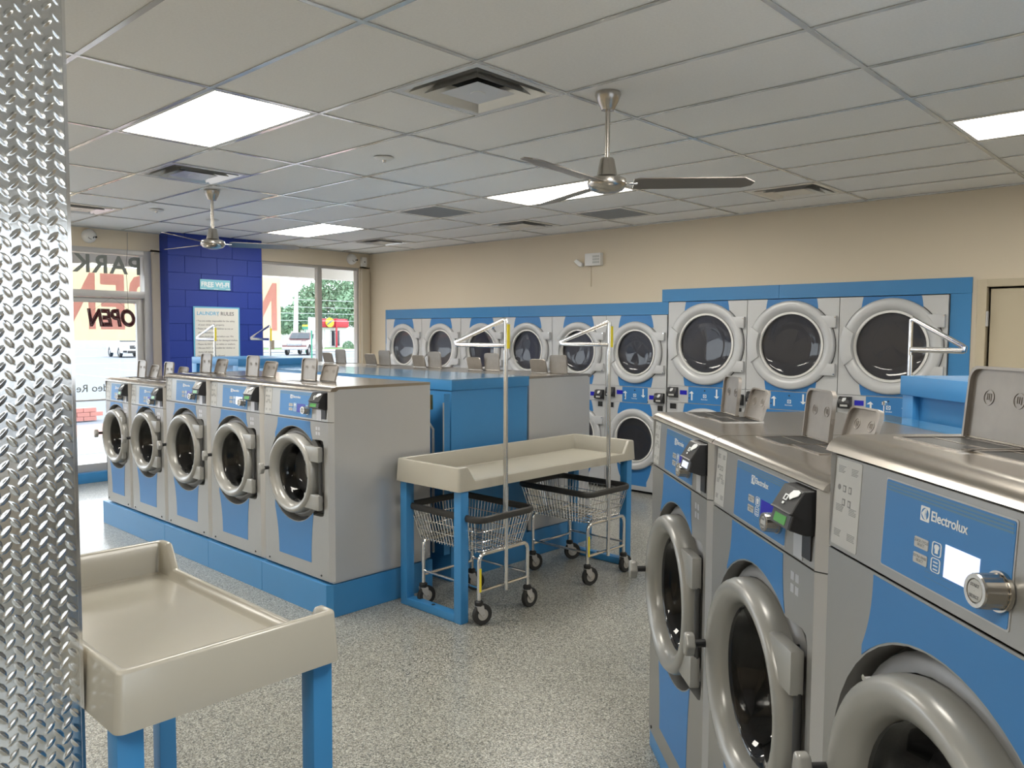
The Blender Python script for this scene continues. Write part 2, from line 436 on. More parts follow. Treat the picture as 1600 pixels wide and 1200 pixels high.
for x, y, lab in ((-3.04, 1.514, 'round white ceiling sprinkler cover nearest the camera'), (-6.5, 1.45, 'round white ceiling cover left of the far fan rod'), (-6.75, 2.14, 'round white ceiling cover behind the far fan rod')):
    if sp is None:
        sp = thing('sprinkler_cover', lab, 'sprinkler', (x, y, CEIL - .004), 0, 'round ceiling covers')
        MB().lathe([(.001, -.016), (.05, -.013), (.066, -.004), (.068, 0)], ax='z', n=28).build('plate', MT['white'], sp)
        MB().lathe([(.001, -.03), (.012, -.028), (.016, -.014)], ax='z', n=16).build('nozzle', MT['chrome'], sp)
    else: dup(sp, (x, y, CEIL - .004), label=lab)

# ---- walls
W = MT['wall']
XL, XS, XB = -7.97, -3.285, -.38          # dryer bank opening
m = MB(); m.box(XW - .2, YD, 0, XL, YD + .15, CEIL + .1); m.box(XL, YD, 2.05, XS, YD + .15, CEIL + .1); m.box(XS, YD, 2.18, XB, YD + .15, CEIL + .1)
m.box(XB, YD, 0, -.29, YD + .15, CEIL + .1); m.box(-.29, YD, 2.14, .66, YD + .15, CEIL + .1); m.box(.66, YD, 0, XR + .1, YD + .15, CEIL + .1)
struct(m.build('wall_back', W))
struct(MB().box(XW - .2, YD + .9, 0, XR + .1, YD + .95, CEIL + .1).build('wall_service', W))
struct(MB().box(XW - .2, YD + .15, 0, XW - .1, YD + .9, CEIL + .1).build('wall_service_end', W))
struct(MB().box(XR, YD + .15, 0, XR + .1, YD + .9, CEIL + .1).build('wall_service_end', W))
m = MB()
m.box(XW - .15, YB, 2.68, XW, YD, CEIL + .1)                          # header over all glazing
m.box(XW - .15, 2.16, 0, XW, 2.30, 2.7); m.box(XW - .15, 3.44, 0, XW, 3.62, 2.7); m.box(XW - .15, 5.19, 0, XW, YD, 2.7)
m.box(XW - .15, 3.6, 0, XW, 5.2, .80)                                  # low wall under the window
m.box(XW - .15, -1.9, 0, XW, -1.5, 2.7); m.box(XW - .15, YB, 0, XW, -4.9, 2.7)
m.box(XW - .15, YB, 0, XW, -1.6, .5); m.box(XW - .15, -1.6, 0, XW, .96, .115)
struct(m.build('wall_left', W))
struct(MB().box(XW - .02, 2.2, 2.66, XW + .02, 2.24, 2.68).build('trim_1', W))
m = MB(); m.box(XR, YB, 0, XR + .12, YD, .85); m.box(XR, YB, 2.45, XR + .12, YD, CEIL + .1)
m.box(XR, YB, .85, XR + .12, -3.6, 2.45); m.box(XR, 1.2, .85, XR + .12, YD, 2.45)
struct(m.build('wall_right', W))
struct(MB().box(XW, YB - .12, 0, XR, YB, CEIL + .1).build('wall_front', W))
wr = struct(MB().box(XR + .05, -3.6, .85, XR + .06, 1.2, 2.45).build('window_3', MT['glass']))
for y in (-3.6, -2.0, -.4, 1.17): MB().box(XR, y - .03, .85, XR + .1, y + .03, 2.45).build('mullion', MT['alu'], wr)

# cobalt block column
cx0 = -8.10
col_ = struct(MB().box(XW - .1, 2.27, 0, cx0 - .012, 3.47, CEIL + .02).build('wall_column', MT['navy']))
bh, bw = .203, .406
z = 0; row = 0
while z < CEIL:
    z1 = min(z + bh, CEIL)
    off = 0 if row % 2 else -bw / 2
    y = 2.255 + off
    while y < 3.475:
        a, b = max(y, 2.255) + .003, min(y + bw, 3.475) - .003  # recessed joints
        if b - a > .03:
            MB().box(cx0 - .014, a - .0015, z + .0015, cx0 - .006, b + .0015, z1 - .0015).build('block', MT['navy'], col_, bevel=.002, seg=1)
        y += bw
    z = z1; row += 1

# right hand storefront window
w1 = struct(MB().box(XW - .07, 3.62, .82, XW - .062, 5.18, 2.66).build('window_1', MT['glass']))
for (y0, y1, z0, z1) in ((3.60, 3.64, .80, 2.68), (4.49, 4.56, .80, 2.68), (5.16, 5.20, .80, 2.68), (3.60, 5.20, 2.64, 2.68), (3.60, 5.20, .79, .84)):
    e_ = .002 if z1 - z0 > .5 else 0
    MB().box(XW - .10 - e_, y0, z0, XW - .03 + e_, y1, z1).build('window_frame', MT['alu'], w1, bevel=.002)
struct(MB().box(XW, 5.20, 0, XW + .05, 5.33, 2.66).build('trim_2', MT['tan'], bevel=.004))
struct(MB().box(XW - .15, 3.6, .80, XW + .06, 5.2, .82).build('trim_3', MT['tan']))
# street door with transom
w2 = struct(MB().box(XW - .07, .99, 2.19, XW - .062, 2.11, 2.64).build('window_2', MT['glass']))
for (y0, y1, z0, z1) in ((2.08, 2.16, 0.115, 2.68), (.92, 1.0, .115, 2.68), (.92, 2.16, 2.62, 2.68), (.92, 2.16, 2.125, 2.20)):
    e_ = .002 if z1 - z0 > .5 else 0
    MB().box(XW - .12 - e_, y0 + (.003 if not e_ else 0), z0, XW + .01 + e_, y1 - (.003 if not e_ else 0), z1 - (.002 if e_ else 0)).build('window_frame', MT['alu'], w2, bevel=.002)
text_obj('vinyl_letters', text_mesh('PARK', .285, .006, .0015, 1.12), MT['greyvinyl'], w2, (XW - .055, 1.70, 2.49), (0, 1, 0), mirror=True)
dr = struct(MB().box(XW - .07, 1.05, .3, XW - .062, 2.03, 2.07).build('door_1', MT['glass']))
for (y0, y1, z0, z1) in ((2.0, 2.075, .12, 2.12), (1.0, 1.07, .12, 2.12), (1.0, 2.075, 2.06, 2.12), (1.0, 2.075, .12, .21), (1.0, 2.075, .93, .95)):
    e_ = .002 if z1 - z0 > .5 else 0
    MB().box(XW - .09 - e_, y0 + (.003 if not e_ else 0), z0, XW - .04 + e_, y1 - (.003 if not e_ else 0), z1 - (.002 if e_ else 0)).build('door_frame', MT['alu'], dr, bevel=.002)
MB().tube([(XW - .03, 1.10, .95), (XW + .02, 1.10, .95), (XW + .02, 1.10, 1.25), (XW - .03, 1.10, 1.25)], .012).build('door_handle', MT['alu'], dr)
text_obj('vinyl_letters', text_mesh('Video Recorded', .12, .001, .001, 1.0), MT['greyvinyl'], dr, (XW - .055, 1.37, 1.075), (0, 1, 0), mirror=True)
struct(MB().box(XW - .25, .9, 0, XW + .02, 2.2, .115).build('trim_4', MT['blue'], bevel=.004))
w4 = struct(MB().box(XW - .07, -1.5, .15, XW - .062, .92, 2.66).build('window_4', MT['glass']))
for (y0, y1, z0, z1) in ((-1.5, -1.44, .13, 2.68), (-.32, -.26, .13, 2.68), (.86, .92, .13, 2.68), (-1.5, .92, 2.62, 2.68), (-1.5, .92, .115, .17)):
    MB().box(XW - .10, y0, z0, XW - .03, y1, z1).build('window_frame', MT['alu'], w4)
w5 = struct(MB().box(XW - .07, -4.9, .5, XW - .062, -1.9, 2.66).build('window_5', MT['glass']))
# tan service door right of the dryers
d2 = struct(MB().box(-.25, YD + .03, .01, .62, YD + .07, 2.10).build('door_2', MT['tan_door']))
for (x0, x1, z0, z1) in ((-.335, -.27, 0, 2.175), (.64, .70, 0, 2.175), (-.335, .70, 2.115, 2.175)):
    e_ = .002 if z1 - z0 > .5 else 0
    MB().box(x0 + (.003 if not e_ else 0), YD - .02 - e_, z0, x1 - (.003 if not e_ else 0), YD + .08, z1 - (.002 if e_ else 0)).build('door_frame', MT['tan_door'], d2, bevel=.003)
for z in (1.86, 1.05, .25): MB().cyl((-.262, YD - .012, z - .06), (-.262, YD - .012, z + .06), .011).build('hinge', MT['alu'], d2)
MB().cyl((.55, YD + .03, 1.0), (.55, YD - .05, 1.0), .025).build('door_handle', MT['chrome'], d2)
struct(MB().box(-.33, YD - .012, 0, -.38, YD, .10).build('baseboard_1', MT['dark']))
struct(MB().box(.70, YD - .012, 0, XR, YD, .10).build('baseboard_2', MT['dark']))

# diamond plate wall end
pw = struct(MB().box(-1.9, YB, 0, -.703, -1.225, CEIL).build('wall_partition', W))
pl = MB().box(-.703, -3.6, .02, -.70, -1.222, CEIL - .01).build('tread_plate', MT['plate'], pw)
m = MB(); PX, PZ = .038, .037
def lug(y, z, sg):
    L, w_, hh = .0170, .0042, .0021
    dy, dz = cos(R(50)) * sg, sin(R(50)); ny, nz = -dz, dy
    ring = [(-1, 0), (-.5, -.8), (.1, -1), (.6, -.7), (1, 0), (.6, .7), (.1, 1), (-.5, .8)]
    vs = [(-.6999, y + a * 1.15 * L * dy + b * 2.0 * w_ * ny, z + a * 1.15 * L * dz + b * 2.0 * w_ * nz) for a, b in ring]
    vs += [(-.70 + .0004, y + a * L * dy + b * w_ * ny, z + a * L * dz + b * w_ * nz) for a, b in ring]
    vs += [(-.70 + hh * .75, y + a * .62 * L * dy + b * .55 * w_ * ny, z + a * .62 * L * dz + b * .55 * w_ * nz) for a, b in ring]
    vs += [(-.70 + hh, y, z)]
    fs = [(k * 8 + i, k * 8 + (i + 1) % 8, k * 8 + 8 + (i + 1) % 8, k * 8 + 8 + i) for k in range(2) for i in range(8)] + [(16 + i, 16 + (i + 1) % 8, 24) for i in range(8)]
    m.add(vs, fs)
for i in range(26):
    for j in range(76):
        lug(-1.238 - i * PX, .06 + j * PZ, -1)
        lug(-1.238 - (i + .5) * PX, .06 + (j + .5) * PZ, 1)
tag(m.build('tread_lugs', MT['plate'], pl, ang=80, fix=False), kind='stuff')
struct(MB().box(-.706, -1.2255, .02, -.699, -1.218, CEIL).build('trim_5', MT['chrome']))

# ================================================================ WASHERS
LOGO = text_mesh('Electrolux', .030, .0004, .0004, .98, align='LEFT')
SMALLTXT = [text_mesh(s, .0075, .0002, .0002) for s in ('QUICK CYCLE\nSELECT', 'EXTRA RINSE\nSELECT')]
KNOBTXT = [text_mesh(s, .0095, .0002, .0003) for s in ('START', 'SELECT')]
def logo(parent, x, y, z, k=1., name='logo'):
    """emblem square and word; x,z = left centre"""
    m = MB(); s = .016 * k
    m.prism(rrect(x, z - s, x + 2 * s, z + s, .0015, 2), 'y', y - .0008, y)
    m.mi(1).prism(circle(x + s, z, s * .8, 20), 'y', y - .0012, y - .0008)
    m.mi(0)
    m.prism([(x + .35 * s, z + .05 * s), (x + s * .9, z + .62 * s), (x + s * 1.15, z + .75 * s), (x + s * 1.05, z), (x + s * 1.15, z - .75 * s), (x + s * .9, z - .62 * s), (x + .35 * s, z - .05 * s)], 'y', y - .0016, y - .0012)
    m.prism([(x + s * 1.15, z + .8 * s), (x + s * 1.45, z + .66 * s), (x + s * 1.3, z), (x + s * 1.45, z - .66 * s), (x + s * 1.15, z - .8 * s), (x + s * 1.24, z)], 'y', y - .0016, y - .0012)
    e = m.build(name, [MT['print_'], MT['decal']], parent, smooth=False)
    t = text_obj('lettering', LOGO, MT['print_'], e, (x + 2.35 * s, y - .0006, z))
    t.scale = (k, k, k)
    return e

def washer(label, loc, rz, w, zb, zs, zt, ztop, R0, cz, screen='navy', depth=.76, reader=True, big=False, group=None, cxf=.495, rpad=.075, rhf=1.19):
    """local: x to the right seen from the front, y into the machine, z = height above floor minus loc z"""
    t = thing('washing_machine', label, 'washing machine', loc, rz, group)
    zo = loc[2]
    zb, zs, zt, ztop, cz = zb - zo, zs - zo, zt - zo, ztop - zo, cz - zo
    c = .028; g = .002; cx = w * cxf
    a, b = g, w - g
    # body behind the front shell
    m = MB(); m.prism([(a, c), (a, depth), (b, depth), (b, c), (b - .006, c), (b - .006, .12), (a + .006, .12), (a + .006, c)], 'z', zb + .012, ztop - .012)
    m.box(a + .006, .03, zs - .002, b - .006, .12, zt + .02)
    m.prism([(a, c), (a + c, 0), (a + c, .004), (a + .005, c + .002)], 'z', zb + .012, zs - .003); m.prism([(b, c), (b - c, 0), (b - c, .004), (b - .005, c + .002)], 'z', zb + .012, zs - .003)
    m.prism([(a, c), (a + c, 0), (a + c, .03), (a + .005, .04)], 'z', zs, zt); m.prism([(b, c), (b - c, 0), (b - c, .03), (b - .005, .04)], 'z', zs, zt)
    m.box(a + .01, .02, zb, b - .01, depth - .02, zb + .013)
    m.build('body', MT['side'], t, smooth=False)
    # front panel with door recess
    Rh = R0 * rhf; hx = cx - .005; rr = w - rpad - hx
    zl = R0 * .93
    hole = []
    a_hi = math.asin(min(.999, zl / Rh)); 
    hole += [(hx + rr, cz - .0 + zl * 1.0 - .03)] + [(hx + rr - .008, cz + zl - .008), (hx + rr - .03, cz + zl)]
    hole += circle(hx, cz - .005, Rh, 30, a_hi, 2 * pi - a_hi, True)
    hole += [(hx + rr - .03, cz - zl), (hx + rr - .008, cz - zl + .008), (hx + rr, cz - zl + .03)]
    outer = [(a + c, zb + .012), (b - c, zb + .012), (b - c, zs - .003), (a + c, zs - .003)]
    m = MB(); m.holed(outer, hole[::-1], 0, .003)
    n = len(hole)
    vs = [(p[0], .003, p[1]) for p in hole] + [(p[0], .06, p[1]) for p in hole]
    m.add(vs, [(i, (i + 1) % n, n + (i + 1) % n, n + i) for i in range(n)])
    m.build('front_panel', MT['front'], t, ang=30)
    m = MB()   # rubber lined recess and tub face
    m.holed([(a + .01, zb + .1), (b - .01, zb + .1), (b - .01, zs - .02), (a + .01, zs - .02)], circle(cx, cz, R0 * .80, 28)[::-1], .06, .064)
    m.build('recess_plate', MT['darkgrey'], t)
    m = MB(); m.lathe([(R0 * 1.12, .058), (R0 * 1.12, .035), (R0 * 1.05, .02), (R0 * 1.0, .02)], (cx, 0, cz), n=40)
    m.build('tub_rim', MT['tub'], t)
    for q in (40, 140): MB().cyl((cx + R0 * 1.08 * cos(R(q)), .02, cz + R0 * 1.08 * sin(R(q))), (cx + R0 * 1.08 * cos(R(q)), .008, cz + R0 * 1.08 * sin(R(q))), .007, 8).build('bolt', MT['chrome'], t)
    # decals
    hw = .175 * w / .745 * (1.0 if not big else 1.0); ra = Rh + .004
    def flare(z0, z1, lo):
        pts = []; N = 10
        zz0 = z0; hwr = hw
        def side(s):
            out = []
            for i in range(N + 1):
                q = i / N; zz = z0 + (z1 - z0) * q
                out.append((hx + s * (hwr + (.045 if lo else .035) * (q ** 2.2) * (1 if s < 0 else .55)), zz))
            return out
        L, Rr = side(-1), side(1)
        al = math.acos(max(-1, min(1, (L[-1][0] - hx) / ra))); ar = math.acos(max(-1, min(1, (Rr[-1][0] - hx) / ra)))
        if lo: arc = circle(hx, cz - .005, ra, 14, -al, -ar, True)
        else: arc = circle(hx, cz - .005, ra, 14, al, ar, True)
        L = [p for p in L if (p[0] - hx) ** 2 + (p[1] - cz + .005) ** 2 > ra * ra]; Rr = [p for p in Rr if (p[0] - hx) ** 2 + (p[1] - cz + .005) ** 2 > ra * ra]
        return L + arc + Rr[::-1]
    if not (label.startswith('small unmarked')):
        m = MB(); zc = cz - .005
        m.prism(flare(zs - .008, zc + ra * .80, False), 'y', -.0012, .0005)
        m.build('blue_decal', MT['decal'], t, smooth=False)
        m = MB(); m.prism(flare(zb + .095, zc - ra * .80, True), 'y', -.0012, .0005); m.build('blue_decal', MT['decal'], t, smooth=False)
    # steel top with rounded front
    pr = [(depth, zt + .012), (depth, ztop), (.065, ztop)]
    hb = ztop - zt
    pr += [(.004 + .050 * (1 - sin(q)), zt + .004 + (hb - .004) * cos(q)) for q in [i * pi / 16 for i in range(1, 8)]]
    pr += [(.001, zt + .002), (.008, zt), (.04, zt), (.06, zt + .012)]
    MB().prism(pr, 'x', .001, w - .001).build('steel_top', MT['top'], t, ang=30)
    # control panel leaning back a little
    lean = .010
    def PY(z): return lean * (z - zs) / (zt - zs)
    cp = thing_child('control_panel', t); cp.location = (0, 0, zs); cp.rotation_euler = (-math.atan2(lean, zt - zs), 0, 0)
    hcp = zt - zs
    m = MB(); m.box(a + c, 0, .0005, b - c, .02, hcp - .003)
    body = m.build('panel_face', MT['front'], cp, bevel=.0015, seg=1)
    # the control panel is one part: face carries the rest as sub-parts
    s = w / .745 if not big else 1.0
    x0, x1 = .21 * s + (.03 if big else 0), .555 * s + (.03 if big else 0)
    z0, z1 = .012, min(.178, hcp - .016)
    if big: z1 = hcp - .018; z0 = .022
    m = MB(); m.mi(1).prism(rrect(x0 - .003, z0 - .003, x1 + .003, z1 + .003, .004, 2), 'y', -.0012, 0)
    m.mi(0).prism(rrect(x0, z0, x1, z1, .004, 2), 'y', -.0022, -.0012)
    m.mi(2)
    for i in range(3): m.box(x0 + .003, -.0026, z1 - .007 - i * .006, x1 - .003, -.0022, z1 - .0035 - i * .006)
    m.build('blue_overlay', [MT['decal'], MT['alu'], MT['stripe']], cp, smooth=False)
    kk = .92 if not big else 1.0
    W_ = x1 - x0; ZH = z1 - z0
    logo(cp, x0 + .33 * W_, -.0022, z1 - (.038 if big else .034), .80 if big else .74)
    for i in range(2):
        zz = z1 - (.090 if big else .086) - .027 * i
        MB().prism(rrect(x0 + .30 * W_, zz - .009, x0 + .415 * W_, zz + .009, .002, 2), 'y', -.0036, -.0022).build('button_label', MT['label'], cp, smooth=False)
        text_obj('lettering', SMALLTXT[i], MT['ink'], cp, (x0 + .357 * W_, -.0036, zz)).scale = (.85, .85, .85)
        m = MB(); m.holed(rrect(x0 + .445 * W_, zz - .011, x0 + .52 * W_, zz + .013, .005, 3), rrect(x0 + .452 * W_, zz - .0098, x0 + .513 * W_, zz + .0118, .004, 3)[::-1], -.003, -.0022)
        if i == 0: m.prism([(x0 + .463 * W_, zz + .006), (x0 + .473 * W_, zz + .009), (x0 + .49 * W_, zz + .009), (x0 + .502 * W_, zz + .006), (x0 + .498 * W_, zz + .001), (x0 + .494 * W_, zz + .002), (x0 + .494 * W_, zz - .006), (x0 + .470 * W_, zz - .006), (x0 + .470 * W_, zz + .002), (x0 + .466 * W_, zz + .001)], 'y', -.003, -.0022)
        else:
            for q in (-.006, 0, .006): m.box(x0 + .465 * W_, -.003, zz + q - .001, x0 + .50 * W_, -.0022, zz + q + .001)
        m.build('button_icon', MT['print_'], cp, smooth=False)
    m = MB()
    for q in (0, .010, .016): m.box(x0 + .40 * W_, -.0026, z0 + .016 + q, x0 + .62 * W_, -.0022, z0 + .0166 + q)
    m.build('fine_lines', MT['stripe'], cp, smooth=False)
    sm = {'navy': 'screen_navy', 'lit': 'screen_on'}[screen]
    o = MB().box(x0 + .55 * W_, -.0032, z1 - .128, x0 + .80 * W_, -.0022, z1 - .074).build('screen', MT[sm], cp, smooth=False)
    if screen == 'lit': o['label'] = 'lit pale screen'
    kx, kz, kr = x0 + (.945 if big else .885) * W_, z1 - .108, .027 * kk
    m = MB(); NT = 40
    m.lathe([(kr * 1.12, -.002), (kr * 1.12, -.008), (kr, -.008)], (kx, 0, kz), n=NT)
    prof = []
    vs = []
    for yy, sc_ in ((-.008, 1.), (-.040, .96)):
        for i in range(NT):
            q = 2 * pi * i / NT; rr2 = kr * sc_ * (1.0 if i % 2 else .965); vs.append((kx + rr2 * cos(q), yy, kz + rr2 * sin(q)))
    m.add(vs, [(i, (i + 1) % NT, NT + (i + 1) % NT, NT + i) for i in range(NT)])
    m.lathe([(kr * .94, -.040), (kr * .90, -.043), (kr * .68, -.043), (kr * .64, -.040), (.0005, -.0415)], (kx, 0, kz), n=NT)
    m.build('selector_knob', MT['nickel'], cp, ang=25)
    MB().lathe([(kr * .62, -.0405), (kr * .60, -.0425), (.0005, -.043)], (kx, 0, kz), n=28).build('knob_face', MT['label'], cp)
    if big or zb < .1:
        text_obj('knob_lettering', KNOBTXT[0], MT['ink'], cp, (kx, -.0434, kz + kr * .30)).scale = (.7, .7, .7)
        text_obj('knob_lettering', KNOBTXT[1], MT['ink'], cp, (kx, -.0434, kz - kr * .32)).scale = (.7, .7, .7)
    # instruction label at left
    lx0, lx1 = c + .012, c + .012 + (.082 if not big else .105)
    m = MB(); m.prism(rrect(lx0, .010, lx1, hcp - .008, .003, 2), 'y', -.0012, 0); m.mi(1)
    rng = random.Random(3)
    lw = lx1 - lx0
    for side_ in (0, 1):
        for k in range(5):
            for blk in (.86, .40, .10):
                zz = .012 + (hcp - .024) * (blk + .018 * k)
                xx = lx0 + lw * (.10 if side_ == 0 else .62)
                m.box(xx, -.0016, zz, xx + lw * rng.uniform(.2, .3), -.0012, zz + .0012)
    for zz in (.52, .68):
        zc = .012 + (hcp - .024) * zz
        for q in (-1, 1):
            m.box(lx0 + lw * (.5 + q * .11) - .006, -.0016, zc - .007, lx0 + lw * (.5 + q * .11) + .006, -.0012, zc + .007)
            m.mi(0).box(lx0 + lw * (.5 + q * .11) - .0035, -.0019, zc - .0045, lx0 + lw * (.5 + q * .11) + .0035, -.0016, zc + .0045).mi(1)
    m.prism(circle(lx0 + lw * .18, .012 + hcp * .6, .006, 14), 'y', -.0016, -.0012)
    m.build('instruction_label', [MT['label'], MT['ink']], cp, smooth=False)
    # small warning print on the front, beneath the reader
    m = MB()
    for q in range(2):
        for p in range(2): m.box(w * .80 + p * .026, -.0006, zs - .035 - q * .03 - .02, w * .80 + p * .026 + .018, .0004, zs - .035 - q * .03)
    m.build('warning_print', MT['ink'] if False else MT['side'], t, smooth=False)
    if reader:
        rx0, rx1 = w * .80, w * .945
        rc = thing_child('card_reader', t)
        m = MB(); zz = zt - .006
        P = [(0.02, zz), (-.022, zz - .003), (-.052, zz - .052), (-.058, zz - .054), (-.047, zz - .057), (-.056, zz - .090), (-.016, zz - .104), (.01, zz - .104)]
        m.prism(P, 'x', rx0, rx1).build('housing', MT['black'], rc, bevel=.003, seg=1, ang=30)
        # sloped display and hand icon
        def slab(name, p0, p1, u0, u1, mt, th=.0012):
            (ya, za), (yb, zb_) = p0, p1
            n_ = Vector((0, zb_ - za, -(yb - ya))).normalized()
            if n_.y > 0: n_ = -n_
            xa, xb = rx0 + (rx1 - rx0) * u0, rx0 + (rx1 - rx0) * u1
            q = [Vector((xa, ya, za)), Vector((xb, ya, za)), Vector((xb, yb, zb_)), Vector((xa, yb, zb_))]
            vs = [v + n_ * .0003 for v in q] + [v + n_ * th for v in q]
            return MB().add(vs, [(0, 1, 2, 3), (4, 7, 6, 5), (0, 4, 5, 1), (1, 5, 6, 2), (2, 6, 7, 3), (3, 7, 4, 0)]).build(name, mt, rc, smooth=False)
        slab('display_bezel', (-.0473, zz - .059), (-.0556, zz - .090), .06, .94, MT['darkgrey'])
        slab('display', (-.0490, zz - .065), (-.0545, zz - .085), .20, .76, MT['screen_on'] if big or 'white lit' in label else MT['screen_green'], .0022)
        # white hand with card
        def face(u, v):   # u across, v down the upper slope
            y = -.0225 + (-.0295) * v; z_ = zz - .004 + (-.048) * v
            return Vector((rx0 + (rx1 - rx0) * u, y - .0012, z_ + .0006))
        m = MB()
        hand = [(.52, .30), (.60, .10), (.80, .02), (.92, .08), (.90, .24), (.74, .40), (.66, .52), (.58, .44)]
        m.add([face(*p) for p in hand] + [face(*p) + Vector((0, -.001, .0008)) for p in hand], [tuple(range(8)), tuple(range(15, 7, -1))] + [(i, (i + 1) % 8, 8 + (i + 1) % 8, 8 + i) for i in range(8)])
        for (ua, va, ub, vb) in ((.36, .34, .54, .38), (.36, .56, .54, .60), (.36, .34, .40, .60), (.50, .34, .54, .60), (.42, .68, .50, .78)):
            q = [face(ua, va), face(ub, va), face(ub, vb), face(ua, vb)]
            m.add(q + [v + Vector((0, -.001, .0008)) for v in q], [(0, 1, 2, 3), (7, 6, 5, 4), (0, 1, 5, 4), (1, 2, 6, 5), (2, 3, 7, 6), (3, 0, 4, 7)])
        m.build('hand_icon', MT['print_'], rc, smooth=False)
        m = MB(); sx0, sx1 = rx0 + .012, rx1 - .006
        m.box(sx0 + (sx1 - sx0) * .52, -.0025, zs + .016, sx1, .0, zz - .101)
        m.mi(1).box(sx0, -.0015, zs + .006, sx0 + (sx1 - sx0) * .52, .0, zz - .101)
        m.build('reader_slot', [MT['black'], MT['side']], rc, smooth=False)
    # door: ring, hinges, bowl, knob
    d = thing_child('door', t)
    k = R0 / .25
    ro, ri = R0, R0 * .745
    prof = [(ro * .985, .030), (ro, .005), (ro * .995, -.022), (ro * .975, -.038), (ro * .94, -.047), (ro * .89, -.0485), (ro * .84, -.043), (ri * 1.04, -.028), (ri, -.012), (ri * .985, .02)]
    MB().lathe(prof, (cx, 0, cz), n=56).build('door_ring', MT['ring'], d, ang=60)
    MB().lathe([(ri * .99, .014), (ri * .93, .020), (ri * .86, .035), (ri * .84, .10)], (cx, 0, cz), n=44).build('door_seal', MT['dark'], d, ang=60)
    MB().lathe([(ri * .985, .004), (ri * .93, .010), (ri * .84, .04), (ri * .70, .09), (ri * .52, .118), (.0006, .125)], (cx, 0, cz), n=40).build('door_glass', MT['dglass'], d, ang=80)
    for sgn in (1, -1):
        zc = cz + sgn * R0 * .58; h_ = R0 * .185
        x0h = cx + math.sqrt(max(0, (R0 * .97) ** 2 - (abs(zc - cz) + h_ * .3) ** 2)) - .03
        MB().box(x0h, -.034, zc - h_, hx + rr - .010, .0, zc + h_).build('hinge_block', MT['ring'], d, bevel=.007)
    MB().cyl((hx + rr - .02, -.01, cz - R0 * .42), (hx + rr - .02, -.01, cz + R0 * .42), .010, 10).build('hinge_pin', MT['darkgrey'], d)
    kx = cx - R0 * .93
    MB().cyl((kx, -.03, cz + .012), (kx, -.085, cz + .012), .012, 12).build('latch_stalk', MT['black'], d)
    m = MB(); knob = [(kx - .012, cz + .046), (kx + .010, cz + .044), (kx + .020, cz + .022), (kx + .028, cz + .010), (kx + .018, cz - .004), (kx + .010, cz - .024), (kx - .012, cz - .026), (kx - .020, cz + .01)]
    m.prism(knob, 'y', -.112, -.082).build('latch_knob', MT['ring'], d, bevel=.008, seg=3)
    # drum
    dm = thing_child('drum', t)
    m = MB(); m.lathe([(R0 * .80, .064), (R0 * .80, .09), (R0 * .86, .10), (R0 * .86, .13), (R0 * .92, .16), (R0 * .92, .48), (.001, .50)], (cx, 0, cz), n=40)
    m.build('drum_shell', MT['drum'], dm, fix=False)
    m = MB()
    for q in (25, 145, 265): m.prism([(cx + R0 * .92 * cos(R(q - 10)), cz + R0 * .92 * sin(R(q - 10))), (cx + R0 * .70 * cos(R(q)), cz + R0 * .70 * sin(R(q))), (cx + R0 * .92 * cos(R(q + 10)), cz + R0 * .92 * sin(R(q + 10)))], 'y', .17, .47)
    m.build('drum_lifter', MT['drum'], dm)
    for q in (w * .10, w * .86): MB().cyl((q, 0, zb + .035), (q, -.004, zb + .035), .0065, 10).build('screw', MT['darkgrey'], t)
    # detergent hatches
    for (lx0, lx1, ly, lh, kind) in ((.040, .215, .28, .150, 'A'), (.228, .398, .305, .115, 'B')):
        if big: lx0, lx1, ly, lh = lx0 + .027, lx1 + .05, ly - .01, lh - .002
        m = MB(); zq = ztop
        m.holed([(lx0 - .01, ly - .15), (lx1 + .01, ly - .15), (lx1 + .01, ly + .004), (lx0 - .01, ly + .004)], [(lx0, ly - .14), (lx0, ly - .006), (lx1, ly - .006), (lx1, ly - .14)], 0, .003)
        m.v = [(p[0], p[2], p[1] + zq) for p in m.v]; m.mi(1)
        m.box(lx0, ly - .14, zq + .0002, lx1, ly - .006, zq + .0008); m.mi(0); m.box(lx0, ly - .075, zq, lx1, ly - .068, zq + .002)
        m.build('dispenser_opening', [MT['top'], MT['dark']], t, smooth=False)
        tl = R(5 if kind == 'A' else 16); ld = thing_child('dispenser_lid', t)
        ld.location = (0, ly, zq + .004); ld.rotation_euler = (-tl, 0, 0)
        pts = [(lx0, 0), (lx1, 0)] + circle(lx1 - .025, lh - .025, .025, 5, 0, pi / 2, True) + circle(lx0 + .025, lh - .025, .025, 5, pi / 2, pi, True)
        m = MB(); m.prism(pts, 'y', .0, .004)
        pin = [(p[0] + (.006 if p[0] < (lx0 + lx1) / 2 else -.006), max(.0, p[1] - (.006 if p[1] > 0 else 0))) for p in pts]
        m.holed(pts, pin[::-1], -.009, .0)
        m.build('lid_plate', MT['lidsteel'], ld, ang=30)
        for q in (.30, .74):
            xc = lx0 + (lx1 - lx0) * q; zc = lh * .58; r0 = .016
            m = MB(); m.holed(circle(xc, zc, r0, 20), circle(xc, zc, r0 * .90, 20)[::-1], -.0015, 0)
            for q2 in (-.35, 0, .35): m.box(xc + q2 * r0 - .0009, -.0015, zc - r0 * .35, xc + q2 * r0 + .0009, 0, zc + r0 * .5)
            m.box(xc - .4 * r0, -.0015, zc - r0 * .45, xc + .4 * r0, 0, zc - r0 * .33)
            m.build('embossed_mark', MT['lidsteel'], ld, smooth=False)
        m = MB(); m.cyl((lx0, .002, 0), (lx1, .002, 0), .0045, 8)
        m.build('lid_hinge', MT['top'], ld)
